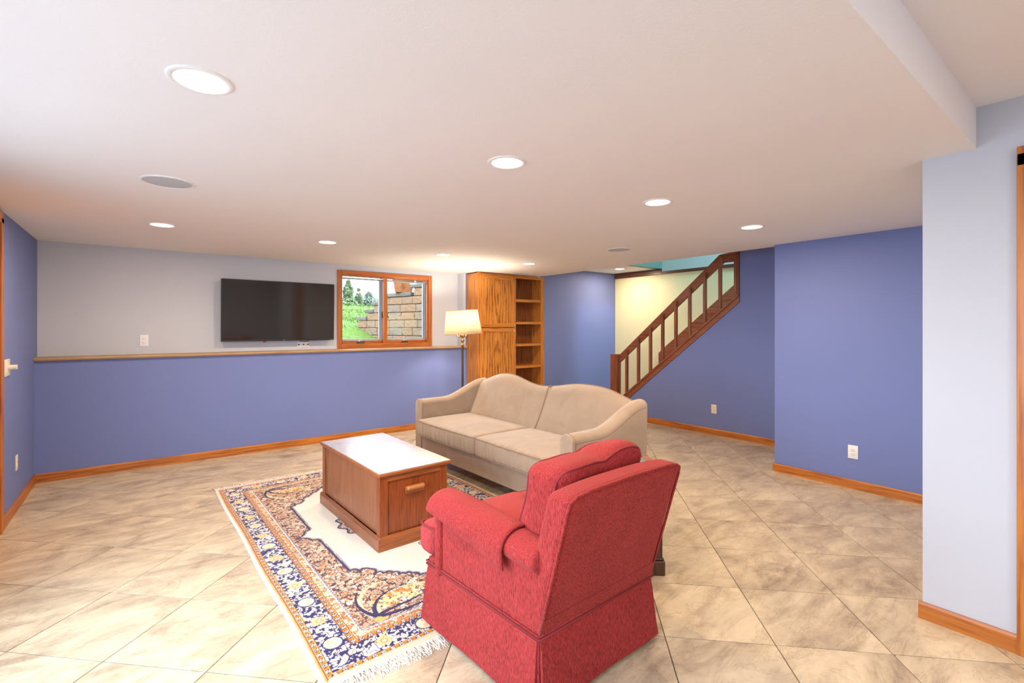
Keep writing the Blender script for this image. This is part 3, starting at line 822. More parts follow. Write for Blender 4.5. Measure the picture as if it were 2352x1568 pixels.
c00, c10, c11, c01 = (-BW, -BD, 0), (BW, -BD, 0), (BW + .02, BD - .02, 0), (-BW - .02, BD - .02, 0)
skirt(c00, c10, (0, -1, 0)); skirt(c10, c11, (1, 0, 0)); skirt(c11, c01, (0, 1, 0)); skirt(c01, c00, (-1, 0, 0))
for cx, cy in ((-BW, -BD), (BW, -BD), (BW + .02, BD - .02), (-BW - .02, BD - .02)):
    sx, sy = (1 if cx > 0 else -1), (1 if cy > 0 else -1)
    mb = MB(); mb.loft([[(cx - sx * .03, cy + sy * .0, ZS), (cx, cy, ZS), (cx, cy - sy * .03, ZS)], [(cx - sx * .03, cy + sy * .018, .01), (cx + sx * .015, cy + sy * .015, .01), (cx + sx * .018, cy - sy * .03, .01)]])
    mb.build('corner_pleat', M['red'], ch)
mb = MB(); mb.tube([(-BW - .004, -BD - .004, ZS), (BW + .004, -BD - .004, ZS), (BW + .024, BD - .016, ZS), (-BW - .024, BD - .016, ZS)], .006, 8, closed=True); mb.build('skirt_welt', M['red_welt'], ch, smooth=True)
mb = MB(); mb.tube([(-BW - .005, -BD - .005, ZS + .014), (BW + .005, -BD - .005, ZS + .014), (BW + .025, BD - .015, ZS + .014), (-BW - .025, BD - .015, ZS + .014)], .0045, 8, closed=True); mb.build('skirt_welt', M['red'], ch, smooth=True)

LEAN = .285
def lean(z): return -(z - ZS) * LEAN
# arms
for s in (-1, 1):
    mb = MB()
    def pan(x, y, z, s=s):
        return (x + s * (y + BD) * .02, y, z)
    mb.rbox((.085, .66, .33), .02, (s * (BW - .044), -.05, .400), (1, 8, 4), lambda x, y, z: (x + s * (y + .36) * .027, y, z), seg=3)
    a = mb.build('arm_side', M['red'], ch, smooth=True)
    mb = MB(); rings = []; N = 30
    for i in range(N + 1):
        f = i / N; y = -.40 + .70 * f
        zc = .548 + .020 * smooth01(f * 1.15); r = .082 + .006 * f; rv = .060
        k = 1.0
        if i == N: k = .55
        elif i == N - 1: k = .86
        elif i == N - 2: k = .965
        cx = s * (.305 + .022 * f)
        rings.append([(cx + r * k * math.cos(2 * math.pi * j / 24) * 1.02, y, zc + rv * (k ** .7) * math.sin(2 * math.pi * j / 24)) for j in range(24)])
    mb.loft(rings); mb.build('arm_roll', M['red'], ch, smooth=True)
    mb = MB(); mb.rbox((.075, .05, .34), .022, (s * (BW + .0), BD - .125, .41), (1, 1, 4), seg=4); mb.build('arm_front_post', M['red'], a, smooth=True)
    # cloth cover
    mb = MB(); N, K = 26, 22; grid = []
    for i in range(N + 1):
        f = i / N; y = -.235 + .545 * f
        ff = min(1, (y + .40) / .70); zc = .548 + .020 * smooth01(ff * 1.15); r = .082 + .006 * ff + .008; rv = .068
        cx = .305 + .022 * ff
        drop = .012 + .072 * (1 - f)      # hang below the roll on the outside: longest at the rear
        row = []
        for j in range(K + 1):
            g = j / K
            a_ = R(150 - 150 * min(1, g / .72))      # from inner side over the top to outer horizontal
            x = cx + r * 1.02 * math.cos(a_); z = zc + rv * math.sin(a_)
            if g > .72:
                dd = (g - .72) / .28 * drop; x = cx + r * 1.02 + .004 - dd * .10; z = zc - dd
                x += .004 * math.sin(f * 14) * dd / .15
            row.append((s * x, y, z))
        grid.append(row)
    vs = [p for r_ in grid for p in r_]; fs = [(i * (K + 1) + j, i * (K + 1) + j + 1, (i + 1) * (K + 1) + j + 1, (i + 1) * (K + 1) + j) for i in range(N) for j in range(K)]
    mb.add(vs, fs); cv = mb.build('arm_cover', M['red'], ch, smooth=True)
    so = cv.modifiers.new('thick', 'SOLIDIFY'); so.thickness = .007; so.offset = 0
# seat cushion (T shaped)
def sdf(x, y, z):
    u, v = x / .26, y / .33
    return (x, y, z + (.022 * max(0, 1 - u * u) * max(0, 1 - v * v) if z > 0 else 0))
mb = MB(); mb.rbox((.50, .66, .15), .04, (0, .12, .40), (8, 8, 3), sdf, seg=4)
mb.rbox((.77, .15, .165), .055, (0, BD + .01, .37), (10, 2, 3), None, seg=5)
sc_ = mb.build('seat_cushion', M['red_seat'], ch, smooth=True)
mb = MB(); r = .05; pts = []
for ax, ay, a0 in ((-.385 + r, BD - .065 + r - .05, 180), (.385 - r, BD - .065 + r - .05, 270), (.385 - r, BD + .085 - r, 0), (-.385 + r, BD + .085 - r, 90)):
    for k in range(6): an = R(a0 + 90 * k / 5); pts.append((ax + (r - .008) * math.cos(an), ay + (r - .008) * math.sin(an), .436))
mb.tube(pts, .005, 6, closed=True); mb.build('piping', M['red_welt'], sc_, smooth=True)
# apron below seat front
mb = MB(); mb.rbox((.70, .05, .14), .015, (0, BD - .03, .30), (4, 1, 2), seg=3); mb.build('apron', M['red'], ch, smooth=True)
# back (slab leaning backwards)
BT = .845
def bdf(x, y, z):
    zz = z + .555
    cornerx = 1.0
    w = 1.0 + .0 * z
    topcurve = -.018 * (abs(x) / .355) ** 3 * max(0, (z / .29)) ** 2
    return (x * w, y + lean(zz), z + topcurve)
mb = MB(); mb.rbox((.72, .125, .58), .032, (0, -BD + .062, .555), (10, 2, 10), bdf, seg=4)
bo = mb.build('back', M['red'], ch, smooth=True)
def bpt(x, z): return (x, -BD + .062 - .0625 + lean(z) + .004, z)
pts = [bpt(-.357, ZS + .01), bpt(-.358, .5), bpt(-.358, .78), bpt(-.35, .812), bpt(-.32, .828), bpt(-.25, .838), bpt(0, .842), bpt(.25, .838), bpt(.32, .828), bpt(.35, .812), bpt(.358, .78), bpt(.358, .5), bpt(.357, ZS + .01)]
mb = MB(); mb.tube(pts, .006, 8); mb.build('back_welt', M['red'], bo, smooth=True)
mb = MB(); mb.prism([(-.358, ZS), (.358, ZS), (.358, .34), (-.358, .34)], -BD - .002, -BD + .05, 'y'); mb.v = [(x, y + lean(z), z) for x, y, z in mb.v]; mb.build('back_lower', M['red'], bo)
# back cushion
def cdf(x, y, z):
    u, w = x / .275, z / .21
    puff = .045 * max(0, 1 - abs(u) ** 3) * max(0, 1 - abs(w) ** 3)
    y2 = y + (puff if y > 0 else -puff * .2)
    top = max(0, w)
    z2 = z + top ** 3 * (.030 * math.exp(-((u - .62) / .5) ** 2) + .012 * math.exp(-((u + .5) / .35) ** 2) - .014 * math.exp(-((u - .05) / .16) ** 2) - .012) - .02 * (1 - u) * 0
    n_ = .010 * mnoise.noise(Vector((x * 7, y * 7, z * 7 + 3)))
    y2 += .012 * math.sin(u * 5 + 1) * top
    return (x, y2 + n_ - (z + .70 - ZS) * LEAN * .95, z2 + n_)
mb = MB(); mb.rbox((.56, .20, .43), .065, (0, -BD + .235, .680), (16, 6, 12), cdf, seg=5)
bc = mb.build('back_cushion', M['red'], ch, smooth=True)
for yy in (-.094, .094):
    mb = MB(); pts = []; hx_, hz, r = .28 - .014, .215 - .014, .06
    for ax, az, a0 in ((-hx_ + r, -hz + r, 180), (hx_ - r, -hz + r, 270), (hx_ - r, hz - r, 0), (-hx_ + r, hz - r, 90)):
        for k in range(6):
            an = R(a0 + 90 * k / 5); pts.append((ax + r * math.cos(an), az + r * math.sin(an)))
    q = []
    for a_, b_ in zip(pts, pts[1:] + pts[:1]):
        ns = max(1, int(math.dist(a_, b_) / .03))
        for k in range(ns): q.append((a_[0] + (b_[0] - a_[0]) * k / ns, a_[1] + (b_[1] - a_[1]) * k / ns))
    q = [cdf(p[0] * 1.0, yy * .8, p[1]) for p in q]
    mb.tube([(p[0], p[1] - BD + .235, p[2] + .680) for p in q], .0055, 6, closed=True); mb.build('piping', M['red_welt'], bc, smooth=True)

# ------------------------------------------------------------------ floor lamp
lp = thing('floor_lamp', 'lit floor lamp with pale shade between sofa and oak cabinet', 'lamp', (3.41, 5.50, 0))
mb = MB(); mb.lathe([(.14, 0), (.14, .012), (.12, .022), (.05, .032), (.02, .05), (.013, .07)], 32); mb.build('base', M['bronze'], lp, smooth=True)
mb = MB(); mb.lathe([(.0135, .06), (.0135, .6), (.0135, 1.19), (.012, 1.20)], 20); mb.build('pole', M['bronze'], lp, auto=40)
mb = MB(); mb.lathe([(.013, 1.19), (.024, 1.205), (.024, 1.212), (.012, 1.222), (.012, 1.24), (.02, 1.25), (.026, 1.268), (.016, 1.285), (.010, 1.30), (.028, 1.315), (.038, 1.335), (.03, 1.35), (.012, 1.36)], 24); mb.build('finial_body', M['brass'], lp, smooth=True)
for k in range(3):
    an = R(20 + 120 * k); mb = MB(); c_, s_ = math.cos(an), math.sin(an)
    mb.tube([(.02 * c_, .02 * s_, 1.335), (.05 * c_, .05 * s_, 1.315), (.075 * c_, .075 * s_, 1.325), (.085 * c_, .085 * s_, 1.36), (.08 * c_, .08 * s_, 1.40)], .008, 8); ar = mb.build('arm', M['brass'], lp, smooth=True)
    mb = MB(); mb.lathe([(.001, 1.40), (.018, 1.42), (.028, 1.46), (.022, 1.50), (.002, 1.52)], 12, (.08 * c_, .08 * s_, 0)); mb.build('bulb', M['lampbulb'] if 'lampbulb' in M else M.setdefault('lampbulb', mat('lamp_bulb', (1, 1, 1), .5, emit=(1, .78, .5), es=18)), ar, smooth=True)
m = M['shade'] = bpy.data.materials.new('lamp_shade'); m.use_nodes = True; t = NT(m)
t.b.inputs['Base Color'].default_value = (.86, .76, .58, 1); t.b.inputs['Roughness'].default_value = .8
v = t.coord((1, 1, 1)); w1 = t.noise(v, 22, 5, .6, 2.5)
fib = t.ramp(w1, [(.47, (.90, .80, .62)), (.5, (.66, .58, .40)), (.53, (.90, .80, .62))]); t.base(fib)
tl = t.new('ShaderNodeBsdfTranslucent'); t.l.new(fib, tl.inputs['Color']); mx = t.new('ShaderNodeMixShader'); mx.inputs[0].default_value = .55
t.l.new(t.b.outputs[0], mx.inputs[1]); t.l.new(tl.outputs[0], mx.inputs[2]); t.l.new(mx.outputs[0], t.n['Material Output'].inputs[0])
mb = MB(); zb_, zt_ = -.160, .155; mb.lathe([(.252, zb_), (.212, zt_)], 48, cap=False)
sh = mb.build('lamp_shade', M['shade'], lp, smooth=True, loc=(0, 0, 1.515)); sh.rotation_euler = (R(-1), R(-3.0), 0)
so = sh.modifiers.new('thick', 'SOLIDIFY'); so.thickness = .003
for r_, z_ in ((.252, zb_), (.212, zt_)):
    mb = MB(); mb.tube([(r_ * math.cos(2 * math.pi * k / 48), r_ * math.sin(2 * math.pi * k / 48), z_) for k in range(48)], .004, 6, closed=True); mb.build('rim_band', M['ledge'], sh, smooth=True)
ld = bpy.data.lights.new('lamp_light', 'POINT'); ld.energy = 42; ld.color = (1, .90, .74); ld.shadow_soft_size = .05
lo = bpy.data.objects.new('lamp_light', ld); COL.objects.link(lo); lo.parent = lp; lo.location = (.03, -.03, 1.56)

# ------------------------------------------------------------------ rug (woven pattern evaluated per tuft as a colour attribute)
rng = np.random.default_rng(5)
RWd, RLn, CELL = 1.85, 2.97, .0034
nx, ny = int(RWd / CELL) + 1, int(RLn / CELL) + 1
U, V = np.meshgrid(np.linspace(0, RWd, nx), np.linspace(0, RLn, ny))


def vnoise(x, y, scale, seed):
    g = np.random.default_rng(seed).random((160, 160))
    X = x / scale + 31.3; Y = y / scale + 17.7
    xi = np.floor(X).astype(int); yi = np.floor(Y).astype(int); fx = X - xi; fy = Y - yi
    fx = fx * fx * (3 - 2 * fx); fy = fy * fy * (3 - 2 * fy)
    q = lambda i, j: g[i % 160, j % 160]
    return (q(xi, yi) * (1 - fx) + q(xi + 1, yi) * fx) * (1 - fy) + (q(xi, yi + 1) * (1 - fx) + q(xi + 1, yi + 1) * fx) * fy


def C(*c): return np.array(lin(c))
colr = np.zeros((ny, nx, 3)); colr[:] = C(224, 190, 158)


def put(mask, c, soft=None): colr[mask] = c


du = np.minimum(U, RWd - U); dv = np.minimum(V, RLn - V); d = np.minimum(du, dv)
side = du < dv
T = np.where(side, V - RLn / 2, U - RWd / 2)
# mirror symmetric coordinates for field ornament
au, av = np.abs(U - RWd / 2), np.abs(V - RLn / 2)
# --- field flecks
nA = vnoise(au, av, .020, 1); nB = vnoise(au + .3, av, .016, 2); nC = vnoise(au, av + .4, .028, 3); nD = vnoise(au, av, .011, 4)
put(nC > .64, C(240, 220, 194)); put(nC < .30, C(206, 166, 134))
put((nB > .78), C(196, 118, 60)); put((nB < .16), C(186, 150, 92)); put(nD > .84, C(246, 236, 220))
put(np.abs(nA - .5) < .075, C(96, 60, 60)); put(np.abs(nC - .48) < .034, C(64, 46, 72)); put((np.abs(nB - .62) < .04), C(130, 74, 56))
# --- corner arabesques
def stroke(pts, w0, w1, c, k=40):
    P = np.array(pts, float); m_ = np.zeros(U.shape, bool)
    if len(P) == 4:
        tt = np.linspace(0, 1, k)[:, None]; P = (1 - tt) ** 3 * P[0] + 3 * (1 - tt) ** 2 * tt * P[1] + 3 * (1 - tt) * tt ** 2 * P[2] + tt ** 3 * P[3]
    for i, p in enumerate(P):
        w = w0 + (w1 - w0) * i / (len(P) - 1); m_ |= (cu_ - p[0]) ** 2 + (cv_ - p[1]) ** 2 < w * w
    put(m_, c)
cu_, cv_ = np.minimum(U, RWd - U), np.minimum(V, RLn - V)
stroke([(.36, .30), (.42, .52), (.62, .52), (.78, .40)], .014, .008, C(214, 206, 160)); stroke([(.34, .33), (.27, .52), (.44, .64), (.52, .60)], .014, .006, C(214, 206, 160))
m_ = ((cu_ - .52) / .16) ** 2 + ((cv_ - .42) / .07) ** 2 < 1; put(m_ & (nC < .62), C(236, 202, 150)); put(m_ & (nB > .66), C(214, 132, 52)); put(m_ & (np.abs(nA - .5) < .05), C(70, 50, 70))
for pts in ([(.36, .31), (.44, .36), (.56, .30), (.74, .40)], [(.36, .31), (.36, .42), (.44, .50), (.56, .50)], [(.36, .31), (.30, .40), (.30, .50), (.36, .58)], [(.36, .31), (.46, .27), (.62, .28), (.70, .31)]):
    stroke(pts, .013, .004, C(52, 40, 84))
stroke([(.355, .285), (.36, .28), (.365, .275), (.37, .27)], .022, .02, C(186, 178, 96))
# --- cream field with scalloped outline
pl = [(-.50, 0), (-.635, .0), (-.56, .085), (-.52, .13), (-.515, .40), (-.513, .645), (-.47, .68), (-.41, .70), (-.405, .765), (-.37, .80), (-.32, .82), (-.305, .87), (-.27, .885), (-.24, .90), (-.215, .95), (-.15, .985), (-.11, 1.04), (-.05, 1.08), (0, 1.15)]
pl = [(abs(a), b) for a, b in pl[1:]]
poly = np.array(pl + [(0, 0)])
def inpoly(x, y, P):
    r_ = np.zeros(x.shape, bool)
    for i in range(len(P)):
        (x1, y1), (x2, y2) = P[i], P[(i + 1) % len(P)]
        if y1 == y2: continue
        c_ = ((y1 > y) != (y2 > y)) & (x < (x2 - x1) * (y - y1) / (y2 - y1) + x1); r_ ^= c_
    return r_
def segd(x, y, P):
    D = np.full(x.shape, 9.)
    for (x1, y1), (x2, y2) in zip(P, P[1:]):
        dx, dy = x2 - x1, y2 - y1; tt = np.clip(((x - x1) * dx + (y - y1) * dy) / (dx * dx + dy * dy), 0, 1)
        D = np.minimum(D, np.hypot(x - x1 - tt * dx, y - y1 - tt * dy))
    return D
# turn straight segments into little arcs
arc = [pl[0]]
for p, q in zip(pl, pl[1:]):
    L_ = math.dist(p, q); nrm = ((q[1] - p[1]) / L_, -(q[0] - p[0]) / L_)
    for k in range(1, 7):
        f = k / 6; b_ = .018 * math.sin(math.pi * f) * (1 if L_ < .2 else 0)
        arc.append((p[0] + (q[0] - p[0]) * f - nrm[0] * b_ * 1, p[1] + (q[1] - p[1]) * f - nrm[1] * b_ * 1))
ins = inpoly(au, av, np.array(arc + [(0, 0)])); SD = segd(au, av, arc)
put(ins, C(240, 232, 214)); put(SD < .0075, C(60, 52, 92)); put((SD > .0075) & (SD < .0125) & ins, C(206, 190, 180)); put((SD > .0125) & (SD < .0155) & ins, C(80, 66, 96))
nm = vnoise(U, V, .05, 9); colr[ins & (SD > .016)] *= (1 - .05 * nm[ins & (SD > .016)])[:, None]
# --- medallion
th = np.arctan2(av, au); rr = np.hypot(au / .88, av / 1.0)
rm = .355 + .018 * np.cos(16 * th) + .03 * np.abs(np.cos(2 * th))
med = rr < rm
put(med, C(226, 196, 168)); put(med & (np.abs(nA - .5) < .10), C(58, 46, 88)); put(med & (nB > .72), C(206, 130, 70)); put(med & (nD > .8), C(245, 235, 220))
put(np.abs(rr - rm) < .007, C(50, 42, 84)); put((rr > rm - .016) & (rr < rm - .010), C(60, 50, 90)); put((rr < .14) & (nC > .4), C(70, 56, 110))
pr_ = np.hypot(au, av - .59); put(pr_ < .028, C(220, 190, 160)); put((pr_ < .030) & (pr_ > .024), C(60, 50, 80)); put((pr_ < .015) & (pr_ > .009), C(60, 50, 80))
put((au < .003) & (av > .37) & (av < .56), C(60, 50, 80))
# --- guard, borders
fl = np.floor(T / .042); ft = T - (fl + .5) * .042
def band(a, b): return (d >= a) & (d < b)
mk = band(.212, .262); put(mk, C(226, 202, 168)); put(mk & (nB > .66), C(206, 150, 96)); put(mk & (nD > .72), C(190, 120, 70)); put(mk & (np.abs(nA - .5) < .05), C(150, 96, 70))
zz_ = .252 + .006 * np.abs(((T / .012) % 2) - 1); put((d > zz_ - .002) & (d < zz_ + .0035), C(98, 110, 150)); put((d > .246) & (d < zz_ - .002), C(240, 232, 220))
for a, b in ((.030, .058), (.178, .212)):
    mk = band(a, b); mid_ = (a + b) / 2; put(mk, C(214, 128, 34))
    e = np.hypot(ft, d - mid_); put(mk & (e < .0135), C(70, 56, 84)); put(mk & (e < .010) & ((np.arctan2(ft, d - mid_) * 5 / (2 * np.pi)) % 1 < .62), C(236, 226, 222)); put(mk & (e < .003), C(70, 50, 60))
    hf = (T / .042) % 1; put(mk & (np.abs(hf - .0 - (d - a) / (b - a) * .35) < .045), C(110, 56, 34)); put(mk & ((d < a + .0025) | (d > b - .0025)), C(120, 70, 50)); put(mk & (((d > a + .0025) & (d < a + .0055)) | ((d < b - .0025) & (d > b - .0055))), C(238, 170, 80))
mk = band(.058, .178); put(mk, C(232, 222, 222))
v1 = vnoise(np.where(side, d, T), np.where(side, T, d), .017, 21); v2 = vnoise(T, d, .012, 22); v3 = vnoise(T, d, .03, 23)
put(mk & (np.abs(v1 - .5) < .10), C(52, 44, 92)); put(mk & (v2 > .60) & (v3 > .32), C(48, 40, 88)); put(mk & (v2 < .17), C(228, 200, 140)); put(mk & (np.abs(v3 - .5) < .018), C(60, 50, 96))
per = .412; kk = np.floor(T / per + .5); lt = T - kk * per; e = np.hypot(lt, (d - .118) * 1.0)
put(mk & (e < .047), C(52, 44, 90)); put(mk & (e < .040), C(238, 222, 192)); put(mk & (e < .033) & (v2 > .68), C(226, 190, 130))
kk = np.floor(T / per); lt = T - (kk + .5) * per; e = np.hypot(lt, d - .118); an = np.arctan2(lt, d - .118)
put(mk & (e < .036 + .004 * np.cos(12 * an)), C(234, 176, 96)); put(mk & (e < .034) & (np.cos(12 * an) > .2), C(246, 228, 190)); put(mk & (e < .017), C(222, 150, 60)); put(mk & (e < .010), C(246, 230, 200))
mk = band(.014, .030); put(mk, C(226, 190, 138)); put(mk & (np.abs(((T / .014) % 1) - .5) < .18) & (d > .019), C(196, 132, 70)); put(band(.027, .030), C(190, 120, 60))
put(du < .014, C(238, 238, 236)); put((dv < .032) & (dv <= du), C(232, 214, 178)); put((dv < .006), C(240, 236, 226))
colr *= (.93 - .16 * rng.random((ny, nx, 1)))
Zr = .010 + .0012 * vnoise(U, V, .006, 40); Zr = np.where((dv < .03), .005, Zr); Zr = np.where(np.minimum(du, dv) < .0035, .0005, Zr)
co = np.stack([U - RWd / 2, V - RLn / 2, Zr], -1).reshape(-1, 3).astype(np.float32)
# slightly wavy outer edge
co[:, 0] += .004 * np.sin(co[:, 1] * 5.0) * (np.abs(co[:, 0]) > .85 * RWd / 2)
I = (np.arange(ny - 1)[:, None] * nx + np.arange(nx - 1)[None, :]).ravel()
quads = np.stack([I, I + 1, I + 1 + nx, I + nx], 1).astype(np.int32)
me = bpy.data.meshes.new('woven_field'); me.vertices.add(len(co)); me.vertices.foreach_set('co', co.ravel())
me.loops.add(quads.size); me.loops.foreach_set('vertex_index', quads.ravel()); me.polygons.add(len(quads))
me.polygons.foreach_set('loop_start', np.arange(0, quads.size, 4, dtype=np.int32)); me.update(calc_edges=True)
at = me.color_attributes.new('tuft', 'FLOAT_COLOR', 'POINT')
rgba = np.ones((len(co), 4), np.float32); rgba[:, :3] = colr.reshape(-1, 3); at.data.foreach_set('color', rgba.ravel())
m = mat('rug_pile', (.8, .8, .8), .9, spec=.15, sheen=.15); t = NT(m); q = t.new('ShaderNodeAttribute', attribute_name='tuft')
t.base(q.outputs['Color']); t.bump(t.noise(t.coord(), 500, 2), .4, .003); me.materials.append(m)
rug = thing('area_rug', 'cream oriental rug with navy and orange borders under the chest', 'rug', (1.462, 3.468, .0005), R(1.3))
rf = bpy.data.objects.new('woven_field', me); COL.objects.link(rf); rf.parent = rug
mb = MB()
for sgn in (-1, 1):
    for k in range(760):
        x = -RWd / 2 + RWd * (k + random.random()) / 760; y = sgn * (RLn / 2 - .004); L_ = random.uniform(.05, .10)
        dx = random.uniform(-.035, .03); w = .0016; z0 = random.uniform(.003, .006); z1 = random.uniform(.002, .012)
        p = [(x, y, z0), (x + dx * .4, y + sgn * L_ * .5, z1), (x + dx, y + sgn * L_, .002)]
        for a_, b_ in zip(p, p[1:]):
            mb.add([(a_[0] - w, a_[1], a_[2]), (a_[0] + w, a_[1], a_[2]), (b_[0] + w, b_[1], b_[2]), (b_[0] - w, b_[1], b_[2])], [(0, 1, 2, 3)])
mb.build('fringe', mat('fringe_cream', (.80, .75, .66), .9), rug, kind='stuff')

# ------------------------------------------------------------------ outside the window
m = M['grass'] = mat('grass', (.05, .12, .02), .9, spec=.1); t = NT(m); v = t.coord(); n1 = t.noise(v, 1.2, 6, .6); n2 = t.noise(v, 14, 5, .7)
t.base(t.mix(.5, t.ramp(n1, [(.3, (.08, .115, .018)), (.5, (.078, .13, .014)), (.7, (.11, .155, .022))]), t.ramp(n2, [(.35, (.05, .085, .01)), (.5, (.08, .135, .016)), (.72, (.16, .17, .07))])))
t.bump(n2, .6, .05)
mb = MB(); NXg, NYg = 40, 40; gv = []
def gz(x, y):
    side_ = max(0, x - .40 * y) * .12      # ground falls a little towards the wall foot
    if y < 9.6: b = .97
    elif y < 10.9: b = .97 + .48 * (y - 9.6) / 1.3
    elif y < 20: b = 1.45 + .92 * (y - 10.9) / 9.1
    else: b = 2.37 - .01 * (y - 20)
    lf = max(0, min(1, (3.3 - (x - .05 * y)) / 1.5)) * (.25 if y < 12 else 0)
    return b + .02 * math.sin(x * .7) + .02 * math.sin(y * 1.3 + x) + lf * .8
for j in range(NYg + 1):
    for i in range(NXg + 1):
        x = -22 + 50 * i / NXg; y = 6.52 + 46 * (j / NYg) ** 1.8; gv.append((x, y, gz(x, y) if j else .9))
mb.add(gv, [(j * (NXg + 1) + i, j * (NXg + 1) + i + 1, (j + 1) * (NXg + 1) + i + 1, (j + 1) * (NXg + 1) + i) for j in range(NYg) for i in range(NXg)])
lawn = struct('lawn', mb, M['grass'], 'bright green grassy slope outside the window', 'lawn', smooth=True)
mb = MB()
for k in range(9000):
    y = 6.9 + 16 * random.random() ** 1.4; x = y * random.uniform(.28, .52); z = gz(x, y) - .01; a_ = random.uniform(0, 6.28); w = .008 + .0006 * y; h_ = random.uniform(.03, .07)
    mb.add([(x - w * math.cos(a_), y - w * math.sin(a_), z), (x + w * math.cos(a_), y + w * math.sin(a_), z), (x + random.uniform(-.02, .02), y, z + h_)], [(0, 1, 2)])
gr = mb.build('grass_blades', M['grass']); tag(gr, 'grass blades on the slope outside the window', 'grass', kind='stuff')

def blockmat(name, a, b):
    m = mat(name, a, .95, spec=.1); t = NT(m); v = t.coord((1, 1, 1), rand=True); n1 = t.noise(v, 4, 5, .6); n2 = t.noise(v, 28, 6, .7)
    oi = t.new('ShaderNodeObjectInfo'); c1 = t.mix(oi.outputs['Random'], a, b)
    t.base(t.mix(.55, c1, t.mix(1.0, t.ramp(n2, [(.3, (.55, .55, .55)), (.65, (1.15, 1.1, 1.05))]), c1, 'MULTIPLY'))); t.bump(n2, .9, .03); return m
m_ = MB(); m_.box((-14, -8, -.3), (XL - .16, 6.4, -.05))  # ground slab added out of view to keep low sky off the ceiling
struct('added_ground', m_, mat('added_ground_grey', (.22, .22, .21), .9), 'grey slab added outside the side window to block low sky, out of view', 'added_ground')
M['block'] = blockmat('wall_block', (.25, .135, .070), (.19, .145, .10)); M['cap'] = blockmat('cap_block', (.12, .10, .08), (.16, .135, .11))
P1, P2 = Vector((4.51, 8.81)), Vector((3.93, 10.9)); dW = (P2 - P1).normalized()
rw = thing('retaining_wall', 'stepped tan block retaining wall outside the window', 'retaining wall', (P1.x, P1.y, 0), math.atan2(dW.y, dW.x), kind='structure')
RH, BL_ = .165, .42
def rock(name, s0, s1, z0, z1, y0, y1, mt, amp=.014):
    mb = MB(); c_ = ((s0 + s1) / 2, (y0 + y1) / 2, (z0 + z1) / 2); sd = random.random() * 50
    mb.rbox((s1 - s0, y1 - y0, z1 - z0), .018, (0, 0, 0), (5, 1, 3), lambda x, y, z: (x, y + (amp * mnoise.noise(Vector((x * 14 + sd, z * 14, sd))) if y > 0 else 0), z), seg=1)
    return mb.build(name, mt, rw, loc=c_)
# s: distance along the wall from P1 (negative = nearer, to the right); top height by s
def top_rows(s):
    for lim, n_ in ((.35, 8), (1.3, 7), (1.63, 6), (1.9, 5), (2.22, 4)):
        if s < lim: return n_
    return 0
z00 = .94
for r_ in range(0, 8):
    off = -.9 + (BL_ / 2 if r_ % 2 else 0); s = off
    while s < 2.3:
        L_ = BL_ * random.choice((.75, 1, 1.15)); s1 = s + L_ - .006
        if r_ < top_rows(s + L_ * .35): rock('block', s, s1, z00 + r_ * RH, z00 + (r_ + 1) * RH - .006, -.25, 0, M['block'])
        s += L_
for s0, s1, rr_ in ((-.9, -.29, 8), (-.28, .35, 8), (.36, .80, 7), (.81, 1.27, 7), (1.28, 1.63, 6), (1.60, 1.88, 5), (1.86, 2.20, 4)):
    rock('cap_block', s0 - .01, s1 + .01, z00 + rr_ * RH, z00 + rr_ * RH + .085, -.27, .02, M['cap'], .008)
rw_c, rw_s = math.cos(math.atan2(dW.y, dW.x)), math.sin(math.atan2(dW.y, dW.x))
# planter on the second step
pm = blockmat('terracotta', (.28, .10, .035), (.28, .10, .035))
px, py = P1.x + dW.x * .70, P1.y + dW.y * .70
pt = thing('planter', 'orange terracotta planter box on the stone wall outside', 'planter', (px + .10, py + .03, z00 + 7 * RH + .086), R(-28))
mb = MB(); mb.loft([[(-.17, -.14, 0), (.17, -.14, 0), (.17, .14, 0), (-.17, .14, 0)], [(-.21, -.17, .25), (.21, -.17, .25), (.21, .17, .25), (-.21, .17, .25)]]); mb.build('box', pm, pt, bevel=.01)
mb = MB(); mb.box((-.225, -.185, .235), (.225, .185, .28)); mb.build('rim', pm, pt, bevel=.008)
mb = MB(); mb.tube([(.028 * math.cos(a_ / 16 * 6.283), -.163, .13 + .06 * math.sin(a_ / 16 * 6.283)) for a_ in range(16)], .006, 6, closed=True); mb.tube([(0, -.16, .09), (0, -.163, .17)], .006, 6); mb.build('oval_emblem', mat('terracotta_dark', (.13, .04, .015), .9), pt)
mb = MB()
hb = thing('brick_house', 'red-brown brick house corner seen behind the planter', 'house', (4.95, 10.0, 1.9), R(-28), kind='structure')
mb = MB(); mb.box((0, 0, -1), (3, 2, 2.8)); mb.build('wall', mat('brick_brown', (.12, .04, .02), .9), hb)
for r_ in range(10):
    for k in range(5): boxo('brick', (.01 + k * .21 + (.1 if r_ % 2 else 0), -.012, .1 + r_ * .075), (.21 + k * .21 + (.1 if r_ % 2 else 0), 0, .165 + r_ * .075), M['brk'] if 'brk' in M else M.setdefault('brk', blockmat('brick_red', (.13, .045, .022), (.10, .035, .02))), hb)

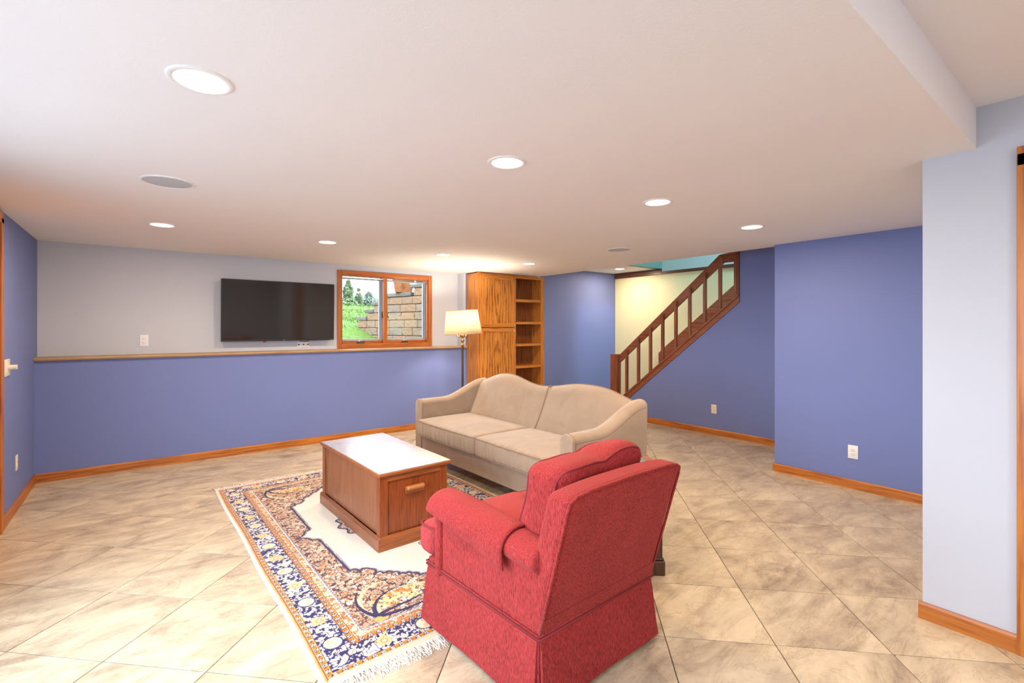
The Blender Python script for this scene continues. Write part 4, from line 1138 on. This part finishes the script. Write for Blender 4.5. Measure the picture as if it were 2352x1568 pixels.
def tree(label, x, y, h_, wd, color, seed, conifer):
    rd = random.Random(seed); z0 = gz(x, y) - .3
    t_ = thing('tree', label, 'tree', (x, y, z0), group='trees beyond the lawn')
    mb = MB(); mb.tube([(0, 0, 0), (.05, 0, h_ * .5), (0, .05, h_ * .9)], [.12, .08, .02], 8); mb.build('trunk', mat('bark', (.16, .12, .09), .9), t_, smooth=True)
    mb = MB()
    for k in range(2600):
        f = rd.random() ** .8; z = h_ * (.06 + .94 * f)
        rad = wd * ((1 - f) * .9 + .08 if conifer else math.sin(math.pi * min(1, .18 + .82 * f)) ** .7)
        lump = 1 + .25 * math.sin(f * 17 + seed); a_ = rd.uniform(0, 6.283); r_ = rad * math.sqrt(rd.random()) * lump
        c_ = Vector((r_ * math.cos(a_), r_ * math.sin(a_), z)); s_ = rd.uniform(.08, .2)
        u_ = Vector((rd.uniform(-1, 1), rd.uniform(-1, 1), rd.uniform(-1, 1))).normalized() * s_; w_ = u_.orthogonal().normalized() * s_ * .6
        mb.add([c_ - u_, c_ + w_, c_ + u_, c_ - w_], [(0, 1, 2, 3)])
    m = mat('foliage', color, .9, spec=.1); m.node_tree.nodes['Principled BSDF'].inputs['Subsurface Weight'].default_value = 0
    mb.build('foliage', m, t_)
def pos(u, y):
    th_ = R(37.7) + math.atan((u - 1176) / 1099); return (math.tan(th_) * y, y)
for lb, u, y, h_, w_, c_, sd, cf in (('tall pale evergreen tree at the left of the window view', 800, 44, 4.0, 1.25, (.12, .155, .07), 1, True),
        ('second evergreen just right of the tall one outside', 824, 46, 3.4, 1.0, (.13, .165, .08), 2, True),
        ('round grey-green tree in the middle of the window view', 847, 48, 3.3, 1.1, (.14, .165, .11), 3, False),
        ('thin greyish tree nearest the stone wall top outside', 872, 50, 2.9, 1.2, (.22, .21, .19), 4, False)):
    x, y = pos(u, y); tree(lb, x, y, h_, w_, c_, sd, cf)
mb = MB()
for k in range(9000):
    y = 51 + random.uniform(0, 1.2); x = y * random.uniform(.2, .75); z = gz(x, y) + random.random() ** .9 * 2.0 - .1; s_ = random.uniform(.12, .25)
    u_ = Vector((random.uniform(-1, 1), random.uniform(-1, 1), random.uniform(-1, 1))).normalized() * s_; w_ = u_.orthogonal().normalized() * s_ * .6; c_ = Vector((x, y, z))
    mb.add([c_ - u_, c_ + w_, c_ + u_, c_ - w_], [(0, 1, 2, 3)])
hd = mb.build('hedgerow', mat('hedge_green', (.17, .185, .13), .9)); tag(hd, 'pale distant brush line behind the trees', 'hedgerow', kind='stuff')
